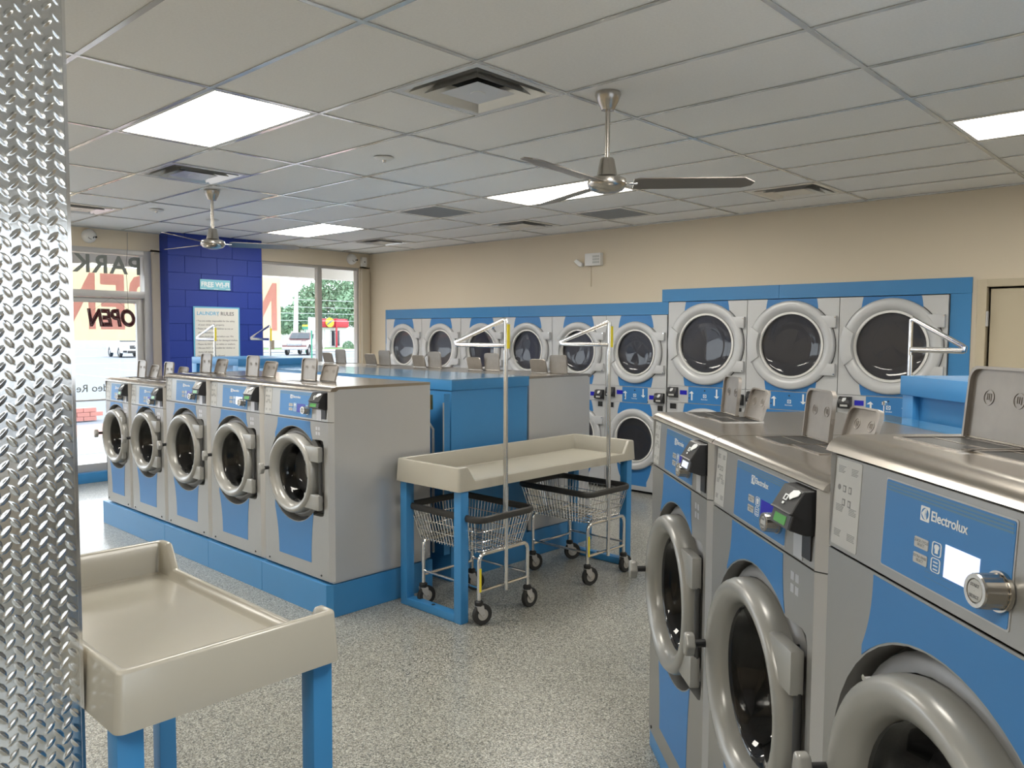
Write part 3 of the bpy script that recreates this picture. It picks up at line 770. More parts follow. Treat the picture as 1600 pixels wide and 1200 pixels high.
        MB().box(lx0 - .005, -.006, lh * .36, lx0 + .001, .002, lh * .48).build('lid_catch', MT['lidsteel'], ld, smooth=False); MB().box(lx1 - .001, -.006, lh * .36, lx1 + .005, .002, lh * .48).build('lid_catch', MT['lidsteel'], ld, smooth=False)
    return t

def thing_child(name, parent):
    o = link(name, None, parent); return o

BZ = .205
LG = 'washers in the long row with the blue plinth'
# long island, fronts towards the camera
fx = [-6.19, -5.63, -4.945, -4.21, -3.46, -2.668]
labs = ['grey front loading washer farthest from the camera in the long row, beside the street door', 'grey washer second from the street door in the long row, lower than its right neighbour',
        'grey front loading washer in the middle of the long row', 'grey washer with lit pale screen, second from the near end of the long row', 'grey washer with exposed grey side panel at the near end of the long row']
for i in range(5):
    w = fx[i + 1] - fx[i]
    if i < 2: washer(labs[i], (fx[i], .82, BZ), 0, w, BZ, 1.115, 1.285, 1.312, .235 if i == 0 else .245, .815 + .01 * i, 'lit' if i == 0 else 'navy', .76, group=LG)
    else: washer(labs[i], (fx[i], .82, BZ), 0, w, BZ, 1.185, 1.368, 1.397, [.264, .259, .252][i - 2], .838, 'lit' if i == 3 else 'navy', .78, group=LG)
# back to back row, fronts to the dryers (seen from behind over the bulkhead)
bx = -2.70
blab = ['washer with plain grey side at the near end of the row facing the dryers', 'second washer from the near end of the row facing the dryers, behind the blue bulkhead', 'third washer from the near end of the row facing the dryers, only its lids show',
        'fourth washer from the near end of the row facing the dryers', 'washer at the window end of the row facing the dryers']
wb = washer(blab[0], (bx, 3.40, BZ), pi, .76, BZ, 1.185, 1.368, 1.397, .252, .838, 'navy', .78, group='washers facing the dryers')
for i in range(1, 5): dup(wb, (bx - .76 * i, 3.40, BZ), pi, label=blab[i])
# plinths
pt = thing('washer_plinth', 'long blue plinth under the near row of five washers', 'plinth', (0, 0, 0))
for a, b in ((-6.23, -4.95), (-4.947, -4.215), (-4.212, -3.455), (-3.452, -2.70)):
    MB().box(a, .80, 0, b, .815, .2).build('front_board', MT['blue'], pt, bevel=.0015, seg=1)
MB().box(-2.69, .83, 0, -2.67, 1.62, .2).build('end_board', MT['blue'], pt, bevel=.0015, seg=1)
MB().prism([(-2.70, .80), (-2.67, .83), (-2.69, .84), (-2.71, .815)], 'z', 0, .2).build('corner_post', MT['blue'], pt)
MB().box(-6.22, .815, 0, -2.692, 1.62, .199).build('core', MT['blue'], pt)
pt2 = thing('washer_plinth', 'blue plinth under the washers that face the dryers', 'plinth', (0, 0, 0))
MB().box(-6.5, 2.58, 0, -2.70, 3.42, .2).build('core', MT['blue'], pt2, bevel=.002)
# bulkhead between the rows
bk = thing('blue_bulkhead', 'tall blue laminate bulkhead between the two long washer rows', 'bulkhead', (0, 0, 0))
MB().box(-5.6, 1.80, 0, -2.68, 2.575, 1.33).build('body', MT['blue'], bk, bevel=.002)
MB().box(-5.6, 1.79, 1.33, -2.665, 2.58, 1.398).build('top_band', MT['blue'], bk, bevel=.003)
MB().box(-5.6, 1.79, 1.3985, -2.665, 2.58, 1.405).build('glossy_top', MT['bluetop'], bk)
for x, y, z in ((-2.672, 2.50, .9), (-3.9, 1.785, 1.365), (-5.2, 1.785, 1.365)): MB().lathe([(.001, -.02), (.012, -.016), (.014, 0)], (x, y, z), 'y' if y < 2 else 'x', 14).build('chrome_knob', MT['chrome'], bk)
MB().box(-2.684, 1.737, .2, -2.69, 1.79, 1.31).build('access_panel', MT['blue'], bk)
MB().cyl((-2.686, 1.733, .3), (-2.686, 1.733, 1.25), .005, 8).build('hinge', MT['alu'], bk)
cb = thing('blue_end_cabinet', 'light-struck blue cabinet with recessed panel at the street end of the bulkhead', 'cabinet', (0, 0, 0))
MB().box(-6.55, 1.84, 0, -5.62, 2.55, 1.41).build('body', MT['blue'], cb)
for (a, b, c_, d_) in ((-6.56, -6.46, 0, 1.41), (-5.71, -5.61, 0, 1.41), (-6.56, -5.61, 1.41, 1.475)):
    MB().box(a, 1.80, c_, b, 2.57, d_).build('post' if d_ < 1.42 else 'top_band', MT['blue'], cb, bevel=.003)
# pipes in the gap
hp = thing('supply_hose', 'pale curved supply hose in the dark gap behind the near washers', 'hose')
MB().tube([(-2.80, 1.74, .98), (-2.80, 1.74, 1.06), (-2.80, 1.70, 1.11), (-2.80, 1.64, 1.12)], .009, 8).build('hose_tube', MT['label'], hp)
MB().cyl((-2.80, 1.70, 1.20), (-2.80, 1.70, 1.30), .03, 12).build('brass_valve', mat('brass', (.35, .25, .1), .3, .9), hp)
MB().cyl((-2.80, 1.74, .2), (-2.80, 1.74, 1.0), .010, 8).build('riser', MT['alu'], hp)

# angled row on the right
dR = Vector((.7314, -.6820, 0)); nR = Vector((.6820, .7314, 0)); P0 = Vector((-.465, .876, 0)); RZ = math.atan2(-.6820, .7314)
def RP(s, d, z=0): q = P0 + dR * s + nR * d; return (q.x, q.y, z)
RG = 'washers in the angled row at the right'
RB = .08
washer('washer with white lit card reader at the far end of the angled row', RP(0, 0, RB), RZ, .766, RB, 1.192, 1.374, 1.400, .284, .775, 'navy', .78, group=RG, cxf=.508, rpad=.055, rhf=1.165)
washer('middle washer of the angled row, green display on its black card reader', RP(.770, 0, RB), RZ, .764, RB, 1.190, 1.374, 1.400, .284, .775, 'navy', .78, group=RG, cxf=.508, rpad=.055, rhf=1.165)
washer('tallest and nearest washer at the lower right, large round knob and pale lit screen', RP(1.538, 0, RB), RZ, .875, RB, 1.266, 1.465, 1.500, .305, .826, 'lit', .86, big=True, group=RG, cxf=.488, rhf=1.165)
pr_ = thing('washer_plinth', 'low blue plinth under the angled washer row', 'plinth', RP(0, 0), RZ)
MB().box(0, .012, 0, 2.413, .84, .078).build('core', MT['blue'], pr_, bevel=.002)
br = thing('blue_bulkhead', 'blue bulkhead with glossy top behind the angled washer row', 'bulkhead', RP(0, 0), RZ)
MB().box(.02, .875, 0, 2.41, 1.0, 1.37).build('body', MT['blue'], br)
MB().box(-.01, .87, 1.3705, 2.41, 1.01, 1.385).build('glossy_top', MT['bluetop'], br)
for x in (.04,): 
    MB().cyl((x, .96, 1.385), (x, .96, 1.43), .004, 8).build('chrome_stem', MT['chrome'], br)
    MB().lathe([(.001, .0), (.011, .004), (.011, .016), (.001, .02)], (x, .96, 1.428), 'z', 14).build('chrome_knob', MT['chrome'], br)
cr_ = thing('blue_end_cabinet', 'blue cabinet with overhanging band behind the angled washer row', 'cabinet', RP(.05, 1.03), RZ)
MB().box(.0, .03, 0, 1.05, .45, 1.49).build('body', MT['blue'], cr_)
MB().box(0, 0, 0, .075, .03, 1.475).build('post', MT['blue'], cr_, bevel=.002); MB().box(.975, 0, 0, 1.05, .03, 1.475).build('post', MT['blue'], cr_, bevel=.002)
MB().box(-.006, -.008, 1.475, 1.056, .455, 1.553).build('top_band', MT['blue'], cr_, bevel=.004)
nb = thing('broom_head', 'dark navy plastic tip poking out beyond the angled washer row', 'broom', RP(-.12, .30))
MB().prism([(-.06, .30), (-.03, .33), (.02, .30), (.03, .16), (-.02, .16)], 'y', -.02, .02).build('brush_block', MT['navy'], nb, bevel=.006)
m = MB()
for i in range(9): m.cyl((-.015 + i * .005, 0, .0), (-.015 + i * .005, 0, .17), .003, 5)
m.build('bristles', MT['dark'], nb)
MB().cyl((.0, .0, .28), (-.02, .0, 1.05), .011, 10).build('handle', MT['black'], nb)

# ================================================================ DRYERS
def dryer(label, x, w, htop, Rr, cu, cl, z0s, z1s, group, big):
    t = thing('stacked_dryer', label, 'dryer', (x, YD - .04, 0), 0, group)
    c = w / 2; g = .003
    m = MB(); m.box(g, .02, .03, w - g, .72, htop); m.build('body', MT['side'], t)
    m = MB()
    for (za, zb, rr, cz) in ((.03, z0s - .004, Rr, cl), (z1s + .004, htop, Rr, cu)):
        m.holed([(g, za), (w - g, za), (w - g, zb), (g, zb)], circle(c, cz, rr * .72, 32)[::-1], 0, .02)
    m.box(g, 0, z0s, w - g, .02, z1s)
    m.build('front_panel', MT['dryer'], t, smooth=False)
    MB().box(g, -.002, .03, w - g, .001, .075).build('kick_strip', MT['side'], t, smooth=False)
    hw = .165 if not big else .19
    def halfw(z):
        v = hw
        for cz in (cu, cl):
            dz = abs(z - cz)
            if dz < Rr * 1.35: v = max(v, hw + .07 * max(0., 1 - (dz / (Rr * 1.35)) ** 4) )
        return v
    for za, zb in ((.08, z0s - .006), (z1s + .006, htop)):
        N = 26; zs_ = [za + (zb - za) * i / N for i in range(N + 1)]
        rr, cz = (Rr, cl) if za < .5 else (Rr, cu)
        for lo, hi in ((za, cz - rr * .80), (cz + rr * .80, zb)):
            zz = [lo + (hi - lo) * i / 10 for i in range(11)]
            MB().prism([(c - halfw(z), z) for z in zz] + [(c + halfw(z), z) for z in zz[::-1]], 'y', -.0012, 0).build('blue_decal', MT['decal'], t, smooth=False)
    MB().box(c - hw, -.0012, z0s + .002, c + hw, 0, z1s - .002).build('blue_decal', MT['decal'], t, smooth=False)
    zc = (z0s + z1s) / 2
    m = MB()
    m.prism([(c - hw + .035, zc - .055), (c - hw + .05, zc - .055), (c - hw + .05, zc + .015), (c - hw + .065, zc + .015), (c - hw + .04, zc + .04), (c - hw + .008, zc + .015), (c - hw + .035, zc + .015)], 'y', -.0025, -.0012)
    m.prism([(c + hw - .065, zc + .07), (c + hw - .05, zc + .07), (c + hw - .05, zc - .0), (c + hw - .03, zc), (c + hw - .055, zc - .025), (c + hw - .085, zc), (c + hw - .065, zc)], 'y', -.0025, -.0012)
    m.build('arrow_mark', MT['print_'], t, smooth=False)
    m = MB(); m.prism(rrect(c - .018, zc - .022, c + .018, zc + .012, .002, 2), 'y', -.0025, -.0012); m.mi(1).prism(circle(c, zc - .005, .013, 14), 'y', -.003, -.0025)
    m.mi(0).prism([(c - .008, zc - .005), (c + .003, zc + .004), (c + .003, zc - .014)], 'y', -.0035, -.003)
    m.mi(0); lg = m.build('logo', [MT['print_'], MT['decal']], t, smooth=False)
    text_obj('lettering', LOGO, MT['print_'], lg, (c - .042, -.0014, zc - .04)).scale = (.60, .60, .60)
    m = MB(); m.prism(circle(c, zc + .05, .006, 12), 'y', -.012, -.001); m.build('lock', MT['darkgrey'], t)
    for side in (-1, 1):
        ra, rb = (.015, .135) if side < 0 else (w - .125, w - .015)
        zt_ = z1s - .012 if side < 0 else z1s - .048
        rc = thing_child('card_reader', t)
        MB().prism([(.0, zt_), (-.035, zt_ - .005), (-.055, zt_ - .06), (-.05, zt_ - .098), (0, zt_ - .11)], 'x', ra + (.01 if side < 0 else 0), rb).build('housing', MT['black'], rc, bevel=.003, seg=1)
        MB().box(ra + .035, -.058, zt_ - .088, rb - .022, -.05, zt_ - .070).build('display', MT['label'], rc, smooth=False)
        MB().prism([(ra + .055, zt_ - .012), (ra + .085, zt_ - .008), (ra + .08, zt_ - .03), (ra + .06, zt_ - .045), (ra + .045, zt_ - .04)], 'y', -.05, -.044).build('hand_icon', MT['print_'], rc, smooth=False)
        sa, sb = (rb + .02, rb + .10) if side < 0 else (ra - .085, ra - .012)
        MB().box(sa, -.002, zt_ - .075, sb, .0, zt_ - .03).build('screen', MT['screen_navy'], t, smooth=False)
        m = MB(); q = z0s - .078
        m.box(ra + .015, -.004, q, rb - .01, 0, q + .072).mi(1).box(ra + .025, -.0045, q + .008, rb - .02, -.004, q + .064)
        m.build('slot_cover', [MT['side'], MT['dark']], t, smooth=False)
        MB().cyl((sb + (.03 if side < 0 else -.09), 0, zt_ - .105), (sb + (.03 if side < 0 else -.09), -.006, zt_ - .105), .006, 8).build('button', MT['dark'], t)
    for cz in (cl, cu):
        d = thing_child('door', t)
        gl = Rr * .71
        prof = [(Rr * .985, .0), (Rr, -.012), (Rr * .985, -.03), (Rr * .95, -.036), (Rr * .86, -.038), (Rr * .80, -.030), (gl * 1.06, -.004)]
        MB().lathe(prof, (c, 0, cz), n=56).build('door_ring', MT['dring'], d, ang=50)
        MB().lathe([(Rr * 1.0, -.0005), (Rr * 1.018, -.0005)], (c, 0, cz), n=56).build('ring_shadow_line', MT['darkgrey'], d)  # shadow line around the door ring, painted as a flat dark band
        MB().lathe([(gl * 1.05, .0), (gl * 1.05, -.014), (gl * .985, -.016), (gl * .975, .01)], (c, 0, cz), n=48).build('glass_rim', MT['white'], d, ang=50)
        MB().lathe([(gl * .985, .002), (gl * .90, .010), (gl * .5, .018), (.0006, .020)], (c, 0, cz), n=40).build('door_glass', MT['dglass'], d, ang=80)
        for q in (1, -1):
            zc_ = cz + q * Rr * .52; hh = Rr * .13
            x0 = c + math.sqrt((Rr * .97) ** 2 - (abs(zc_ - cz) + hh * .4) ** 2) - .04
            m = MB(); m.box(x0, -.036, zc_ - hh, w - .018, -.002, zc_ + hh)
            m.build('hinge_block', MT['dring'], d, bevel=.004)
            MB().cyl((w - .024, -.036, zc_ + hh * .75 * q), (w - .024, -.040, zc_ + hh * .75 * q), .006, 8).build('screw', MT['chrome'], d)
        pts = circle(c, cz, Rr * 1.0, 8, pi - .43, pi + .43, True) + circle(c, cz, Rr * .76, 8, pi + .36, pi - .36, True)
        MB().prism(pts, 'y', -.052, -.03).build('door_handle', MT['dring'], d, bevel=.006)
        dm = thing_child('drum', t)
        MB().lathe([(Rr * .72, .02), (Rr * .76, .05), (Rr * .94, .10), (Rr * .94, .60)], (c, 0, cz), n=40).build('drum_shell', MT['perf'], dm, fix=False)
        MB().lathe([(Rr * .94, .60), (Rr * .35, .62), (Rr * .33, .60), (.001, .60)], (c, 0, cz), n=40).build('drum_back', MT['perf'], dm, fix=False)
        m = MB()
        for q in (50, 170, 290): m.prism([(c + Rr * .94 * cos(R(q - 7)), cz + Rr * .94 * sin(R(q - 7))), (c + Rr * .72 * cos(R(q)), cz + Rr * .72 * sin(R(q))), (c + Rr * .94 * cos(R(q + 7)), cz + Rr * .94 * sin(R(q + 7)))], 'y', .12, .58)
        m.build('drum_lifter', MT['drum'], dm)
    return t
nm = ['first', 'second', 'third', 'fourth', 'fifth', 'sixth']
SG, BG = 'small stacked dryers along the wall', 'large stacked dryers along the wall'
sw = .788
ds = dryer('small stacked dryer first from the windows, at the corner end of the dryer wall', -7.93, sw, 1.93, .335, 1.53, .585, .985, 1.154, SG, False)
for i in range(1, 6): dup(ds, (-7.93 + sw * i, YD - .04, 0), label='small grey stacked dryer, %s from the windows%s' % (nm[i], ', next to the large dryers' if i == 5 else ''))
bwd = .885
db = dryer('large stacked dryer directly right of the small dryers', -3.19, bwd, 2.06, .415, 1.63, .565, 1.022, 1.192, BG, True)
dup(db, (-3.19 + bwd, YD - .04, 0), label='large stacked dryer in the middle of the three large ones')
dup(db, (-3.19 + 2 * bwd, YD - .04, 0), label='large stacked dryer nearest the tan service door')
# blue surround
bs = thing('dryer_surround', 'stepped flat blue laminate surround framing the dryer bank', 'surround')
t_ = .018
def bd(x0, z0, x1, z1): MB().box(x0, YD - t_, z0, x1, YD - .0005, z1).build('board', MT['blue'], bs, bevel=.0015, seg=1)
bd(-7.975, 0, -7.935, 2.067); bd(-7.934, 1.935, -5.5, 2.067); bd(-5.499, 1.935, -3.205, 2.067); bd(-3.285, 2.068, -2.0, 2.197); bd(-1.999, 2.068, -.375, 2.197)
bd(-3.285, 2.0, -3.195, 2.067) if False else None
bd(-.53, 0, -.376, 2.067)

# ================================================================ TRAY TABLES
def tray_table(label, x0, x1, y0, y1, low):
    """low: 'x+' or 'y+' side whose front lip is low"""
    t = thing('folding_table', label, 'table', ((x0 + x1) / 2, (y0 + y1) / 2, 0), 0, 'cream laundry folding tables')
    a, b = (x1 - x0) / 2, (y1 - y0) / 2
    zb, zf, zr, zl = .795, .822, .937, .850
    m = MB(); r0 = .022
    def perim(off):
        """rounded rectangle inset by off; extra points where the low lip begins and ends"""
        A, B, rr = a - off, b - off, max(.004, r0 - off * .4)
        P = []
        for cx, cy, st in ((A - rr, -B + rr, -90), (A - rr, B - rr, 0), (-A + rr, B - rr, 90), (-A + rr, -B + rr, 180)):
            for q in range(5): P.append((cx + rr * cos(R(st + 22.5 * q)), cy + rr * sin(R(st + 22.5 * q))))
            if st == -90: P += [(A, v) for v in (-b + .075, -b + .085, -b + .135, -b + .145, b - .145, b - .135, b - .085, b - .075)] if low == 'x+' else []
            if st == 0: P += [(v, B) for v in (a - .075, a - .085, a - .135, a - .145, -a + .145, -a + .135, -a + .085, -a + .075)] if low == 'y+' else []
        return P
    n = len(perim(0)); k0_ = 5 if low == 'x+' else 10
    hh = [zr] * n
    for q, v in enumerate((zr, zr - .004, zl + .004, zl, zl, zl + .004, zr - .004, zr)): hh[k0_ + q] = v
    rings = [(0, lambda h: zb), (.009, lambda h: h - .008), (.012, lambda h: h - .002), (.018, lambda h: h), (.030, lambda h: h - .001), (.035, lambda h: h - .006), (.046, lambda h: zf + .004), (.056, lambda h: zf)]
    vs = []
    for off, fz in rings:
        for (x, y), h in zip(perim(off), hh): vs.append((x, y, fz(h)))
    fs = [(k * n + i, k * n + (i + 1) % n, (k + 1) * n + (i + 1) % n, (k + 1) * n + i) for k in range(len(rings) - 1) for i in range(n)]
    fs += [tuple(range(n - 1, -1, -1))]
    m.add(vs, fs)
    m.add([(x, y, zf) for x, y in perim(.0555)], [tuple(range(n))])
    o = m.build('tray_top', MT['tray'], t, ang=50)
    lw = .062
    # leg frames: two posts and a foot bar each
    if low == 'x+': ends = [(-b + .03, 1), (b - .03 - lw, 1)]
    else: ends = [(-a + .03, 0), (a - .03 - lw, 0)]
    for e, ax in ends:
        lf = thing_child('leg_frame', t)
        if ax == 1:
            for x in (-a + .015, a - .015 - lw): MB().box(x, e, .0, x + lw, e + lw, zb).build('leg', MT['blue'], lf, bevel=.005)
            MB().box(-a + .015 + lw, e, .002, a - .015 - lw, e + lw, .05).build('foot_bar', MT['blue'], lf, bevel=.003)
            MB().cyl((0, e + lw / 2, .05), (0, e + lw / 2, .052), .012, 12).build('bolt_hole', MT['dark'], lf)
        else:
            for y in (-b + .012, b - .012 - lw): MB().box(e, y, .0, e + lw, y + lw, zb).build('leg', MT['blue'], lf, bevel=.005)
            MB().box(e, -b + .012 + lw, .002, e + lw, b - .012 - lw, .05).build('foot_bar', MT['blue'], lf, bevel=.003)
    return t
tray_table('cream tray folding table with blue legs standing over the two wire carts', -2.605, -2.015, 1.25, 3.05, 'x+')
tray_table('cream tray folding table with blue legs in front, against the diamond plate wall', -1.66, -.515, -1.214, -.605, 'y+')

# ================================================================ CARTS
def cart(label, loc, rz):
    """local: pole side at x=0 (middle of that side at y=0), basket towards -x"""
    t = thing('laundry_cart', label, 'laundry cart', loc, rz, 'chrome wire laundry carts')
    xa, xb, ya, yb = -.62, .03, -.24, .25
    zr, zbm = .63, .43
    def rim(off, z, r=.05): 
        p = rrect(xa + off, ya + off, xb - off, yb - off, max(.012, r - off * .4), 4); return [(q[0], q[1], z) for q in p]
    bump = MB(); bump.tube(rim(0, zr, .06), .016, 8, True, 1.0, 1.35); bump.build('rubber_bumper', MT['tube'], t)
    m = MB()
    def lerp(f): return .05 * (1 - f), zbm + (zr - zbm) * f
    for f_ in (0, .3, .62): o_, z = lerp(f_); m.tube(rim(o_, z), .0034, 5, True)
    def wire(x, y):   # vertical wires
        cxm, cym = (xa + xb) / 2, (ya + yb) / 2
        sx = (abs(xb - xa) / 2 - .05) / (abs(xb - xa) / 2); sy = (abs(yb - ya) / 2 - .05) / (abs(yb - ya) / 2)
        m.cyl((cxm + (x - cxm) * sx, cym + (y - cym) * sy, zbm - .012), (x, y, zr - .012), .0024, 4, caps=False)
    n1, n2 = 21, 17
    for i in range(n1): x = xa + .035 + (xb - xa - .07) * i / (n1 - 1); wire(x, ya); wire(x, yb)
    for i in range(n2): y = ya + .035 + (yb - ya - .07) * i / (n2 - 1); wire(xa, y); wire(xb, y)
    for i in range(19): x = xa + .06 + (xb - xa - .12) * i / 18; m.cyl((x, ya + .05, zbm - .004), (x, yb - .05, zbm - .004), .0024, 4, caps=False)
    for i in range(6): y = ya + .07 + (yb - ya - .14) * i / 5; m.cyl((xa + .05, y, zbm - .008), (xb - .05, y, zbm - .008), .0026, 4, caps=False)
    m.build('wire_basket', MT['chrome'], t)
    # frame: two bent end hoops, lower rails, pole
    lx0, lx1, ly0, ly1 = -.50, -.0, -.21, .215
    zt_ = .42; r = .0125
    for x in (lx1, lx0):
        pts = [(x, ly0, .14), (x, ly0, zt_ - .05)] + [(x, ly0 + .04 - .04 * cos(a), zt_ - .04 + .04 * sin(a)) for a in (R(25), R(50), R(75), R(90))] + [(x, ly1 - .04 + .04 * sin(a), zt_ - .04 + .04 * cos(a)) for a in (0, R(25), R(50), R(75))] + [(x, ly1, zt_ - .05), (x, ly1, .14)]
        MB().tube(pts, r, 10).build('leg_hoop', MT['chrome'], t)
    for y in (ly0, ly1): MB().cyl((lx0, y, .225), (lx1, y, .225), .008, 8).build('side_rail', MT['chrome'], t)
    for x in (lx0, lx1): MB().cyl((x, ly0, .20), (x, ly1, .20), .010, 8).build('end_rail', MT['chrome'], t)
    pt = MB(); pt.cyl((.02, 0, .17), (.02, 0, .80), .0125, 10); pt.cyl((.005, .0, .55), (.005, .0, 1.62), .0095, 10); pt.cyl((.02, 0, .80), (.012, 0, 1.80), .0095, 10)
    pt.build('upright_pole', MT['chrome'], t)
    m = MB(); A = Vector((.0, 0, 1.80)); B = Vector((-.43, 0, 1.662)); C_ = Vector((.0, 0, 1.648))
    m.tube([(.012, 0, 1.66), (.012, 0, 1.78), (.008, 0, 1.798), (-.006, 0, 1.803), (-.02, 0, 1.797), B + Vector((.02, 0, .008)), B, B + Vector((.004, 0, -.010)), B + Vector((.02, 0, -.013)), C_], .0105, 8, False, .7, 1.3)
    m.build('hanging_arm', MT['chrome'], t)
    MB().box(.024, -.006, 1.63, .030, .014, 1.775).build('yellow_tag', MT['yellow'], t)
    MB().box(.012, ly0 - .008, .20, .014, ly0 + .008, .34).build('yellow_tag', MT['yellow'], t)
    for n_, (x, y) in enumerate(((lx1, ly0), (lx1, ly1), (lx0, ly0), (lx0, ly1))):
        cs = thing_child('caster', t); ang = [.25, .5, .35, -.1][n_]
        cs.location = (x, y, 0); cs.rotation_euler = (0, 0, ang + R(60))
        MB().lathe([(.022, .118), (.026, .125), (.026, .142), (.014, .15)], ax='z', n=16).build('swivel_collar', MT['dark'], cs)
        m = MB()
        for s in (-1, 1): m.prism([(-.022, .12), (.022, .12), (.034, .06), (.028, .048), (.016, .05), (-.018, .095)], 'y', s * .020 - .0015, s * .020 + .0015)
        m.box(-.022, -.021, .116, .022, .021, .12)
        m.build('fork', MT['alu'], cs)
        MB().lathe([(.034, -.014), (.058, -.015), (.0625, -.008), (.0625, .008), (.058, .015), (.034, .014)], (.022, 0, .0625), n=28).build('tyre', MT['tyre'], cs)
        m = MB(); m.lathe([(.001, -.012), (.020, -.0135), (.040, -.010), (.052, -.013), (.052, .013), (.040, .010), (.020, .0135), (.001, .012)], (.022, 0, .0625), n=28); m.cyl((.022, -.024, .0625), (.022, .024, .0625), .006, 8)
        m.build('wheel_disc', MT['wheel'], cs)
    return t
c1 = cart('wire cart with chrome hanging pole parked under the cream table, nearest the camera', (-1.955, 1.565, 0), 0)
dup(c1, (-1.955, 2.605, 0), 0, label='wire cart with chrome hanging pole under the cream table, farther from the camera')
dup(c1, (-7.1, 2.31, 0), 0, label='chrome hanging pole of a cart in front of the laundry rules poster')
dup(c1, (-7.1, 2.985, 0), 0, label='chrome hanging pole of a cart in front of the corner window')
c5 = dup(c1, (.052, 2.44, 0), R(137), label='chrome cart pole standing beyond the angled washers, seen above the blue cabinet')

for ch in [c for c in c5.children if c.name.startswith('yellow_tag')]: bpy.data.objects.remove(ch)

# ================================================================ FANS
def fan(label, x, y, a0):
    t = thing('ceiling_fan', label, 'ceiling fan', (x, y, CEIL), 0, 'brushed nickel ceiling fans')
    MB().lathe([(.001, .0), (.062, -.001), (.064, -.012), (.052, -.045), (.036, -.075), (.032, -.085), (.001, -.086)], ax='z', n=36).build('canopy', MT['nickel'], t)
    MB().cyl((0, 0, -.08), (0, 0, -.33), .0125, 16).build('down_rod', MT['nickel'], t)
    MB().lathe([(.001, -.318), (.030, -.318), (.035, -.325), (.050, -.40), (.052, -.405), (.03, -.41)], ax='z', n=32).build('motor_cup', MT['nickel'], t)
    MB().lathe([(.03, -.408), (.075, -.412), (.094, -.422), (.098, -.440), (.096, -.455), (.080, -.474), (.045, -.486), (.001, -.489)], ax='z', n=44).build('motor_housing', MT['nickel'], t)
    for i in range(3):
        b = thing_child('blade_set', t); b.rotation_euler = (0, 0, R(a0 + 120 * i)); b.location = (0, 0, -.444)
        m = MB(); m.box(.085, -.02, -.004, .15, .02, .004); m.build('blade_iron', MT['chrome'], b, bevel=.002)
        m = MB(); w0, w1 = .055, .070
        pts = [(.13, -w0), (.16, -w1), (.66, -w1 * .95), (.715, -.01), (.705, .03), (.66, w1 * .8), (.16, w1 * .9), (.13, w0)]
        vs = [(p[0], p[1], -p[1] * .20 - .003) for p in pts] + [(p[0], p[1], -p[1] * .20 + .002) for p in pts]
        n = len(pts); m.add(vs, [tuple(range(n)), tuple(range(2 * n - 1, n - 1, -1))] + [(i, (i + 1) % n, n + (i + 1) % n, n + i) for i in range(n)])
        m.build('blade', MT['blade'], b)
    return t
f1 = fan('three blade ceiling fan nearest the camera, below the square diffuser', -1.064, 1.36, 38)
f2 = dup(f1, (-5.097, 1.317, CEIL), label='three blade ceiling fan farther off, in front of the cobalt column')
f2.rotation_euler = (0, 0, R(28))

# ================================================================ SIGNS AND WALL FITTINGS
s = thing('wifi_sign', 'small light blue sign lettered FREE WI-FI on the cobalt column', 'sign', (cx0 + .006, 2.83, 2.31))
MB().box(-.004, -.195, -.062, .004, .195, .062).build('board', MT['cyan2'], s)
text_obj('lettering', text_mesh('FREE WI-FI', .078, .0025, .001, 1.0), MT['print_'], s, (.0045, 0, 0), (0, 1, 0))
m = MB()
for i in range(5): m.box(.004, -.18 + i * .08, -.055 + .02 * (i % 2), .0046, -.12 + i * .08, -.05 + .02 * (i % 2))
m.build('print_fleck', MT['print_'], s)
s = thing('rules_poster', 'large white Laundry Rules poster with light blue border on the cobalt column', 'poster', (cx0 + .006, 2.845, 1.62))
MB().box(-.004, -.30, -.42, .002, .30, .42).build('border', MT['cyan'], s)
MB().box(.002, -.282, -.402, .0035, .282, .402).build('paper', MT['poster'], s)
text_obj('heading', text_mesh('LAUNDRY', .062, .0012, .0006, 1.0), MT['cyan'], s, (.0042, -.115, .335), (0, 1, 0))
text_obj('heading', text_mesh('RULES', .062, .0016, .0006, 1.05), MT['ink'], s, (.0042, .135, .335), (0, 1, 0))
MB().box(.0035, .012, .305, .0042, .016, .365).build('divider', MT['ink'], s)
lines = ['\u2022 You are solely responsible for the safety', '   of your children & property.', '\u2022 Please do not allow children to run or', '   play in laundry aisle.', '\u2022 Please check machines before use. We', '   are NOT responsible for damaged clothes.',
         '\u2022 Please do NOT sit on tables or washers.', '\u2022 We are NOT responsible for clothes or', '   items left behind.', '\u2022 No tinting or dyeing allowed.', '\u2022 No profanity, pets or loitering.', '\u2022 No smoking or alcohol.', '\u2022 No overloading washers.']
for i, l in enumerate(lines):
    text_obj('rule_line', text_mesh(l, .0295, .0003, .0006, 1.0, align='LEFT'), MT['ink'], s, (.0040, -.268, .245 - i * .0475), (0, 1, 0))
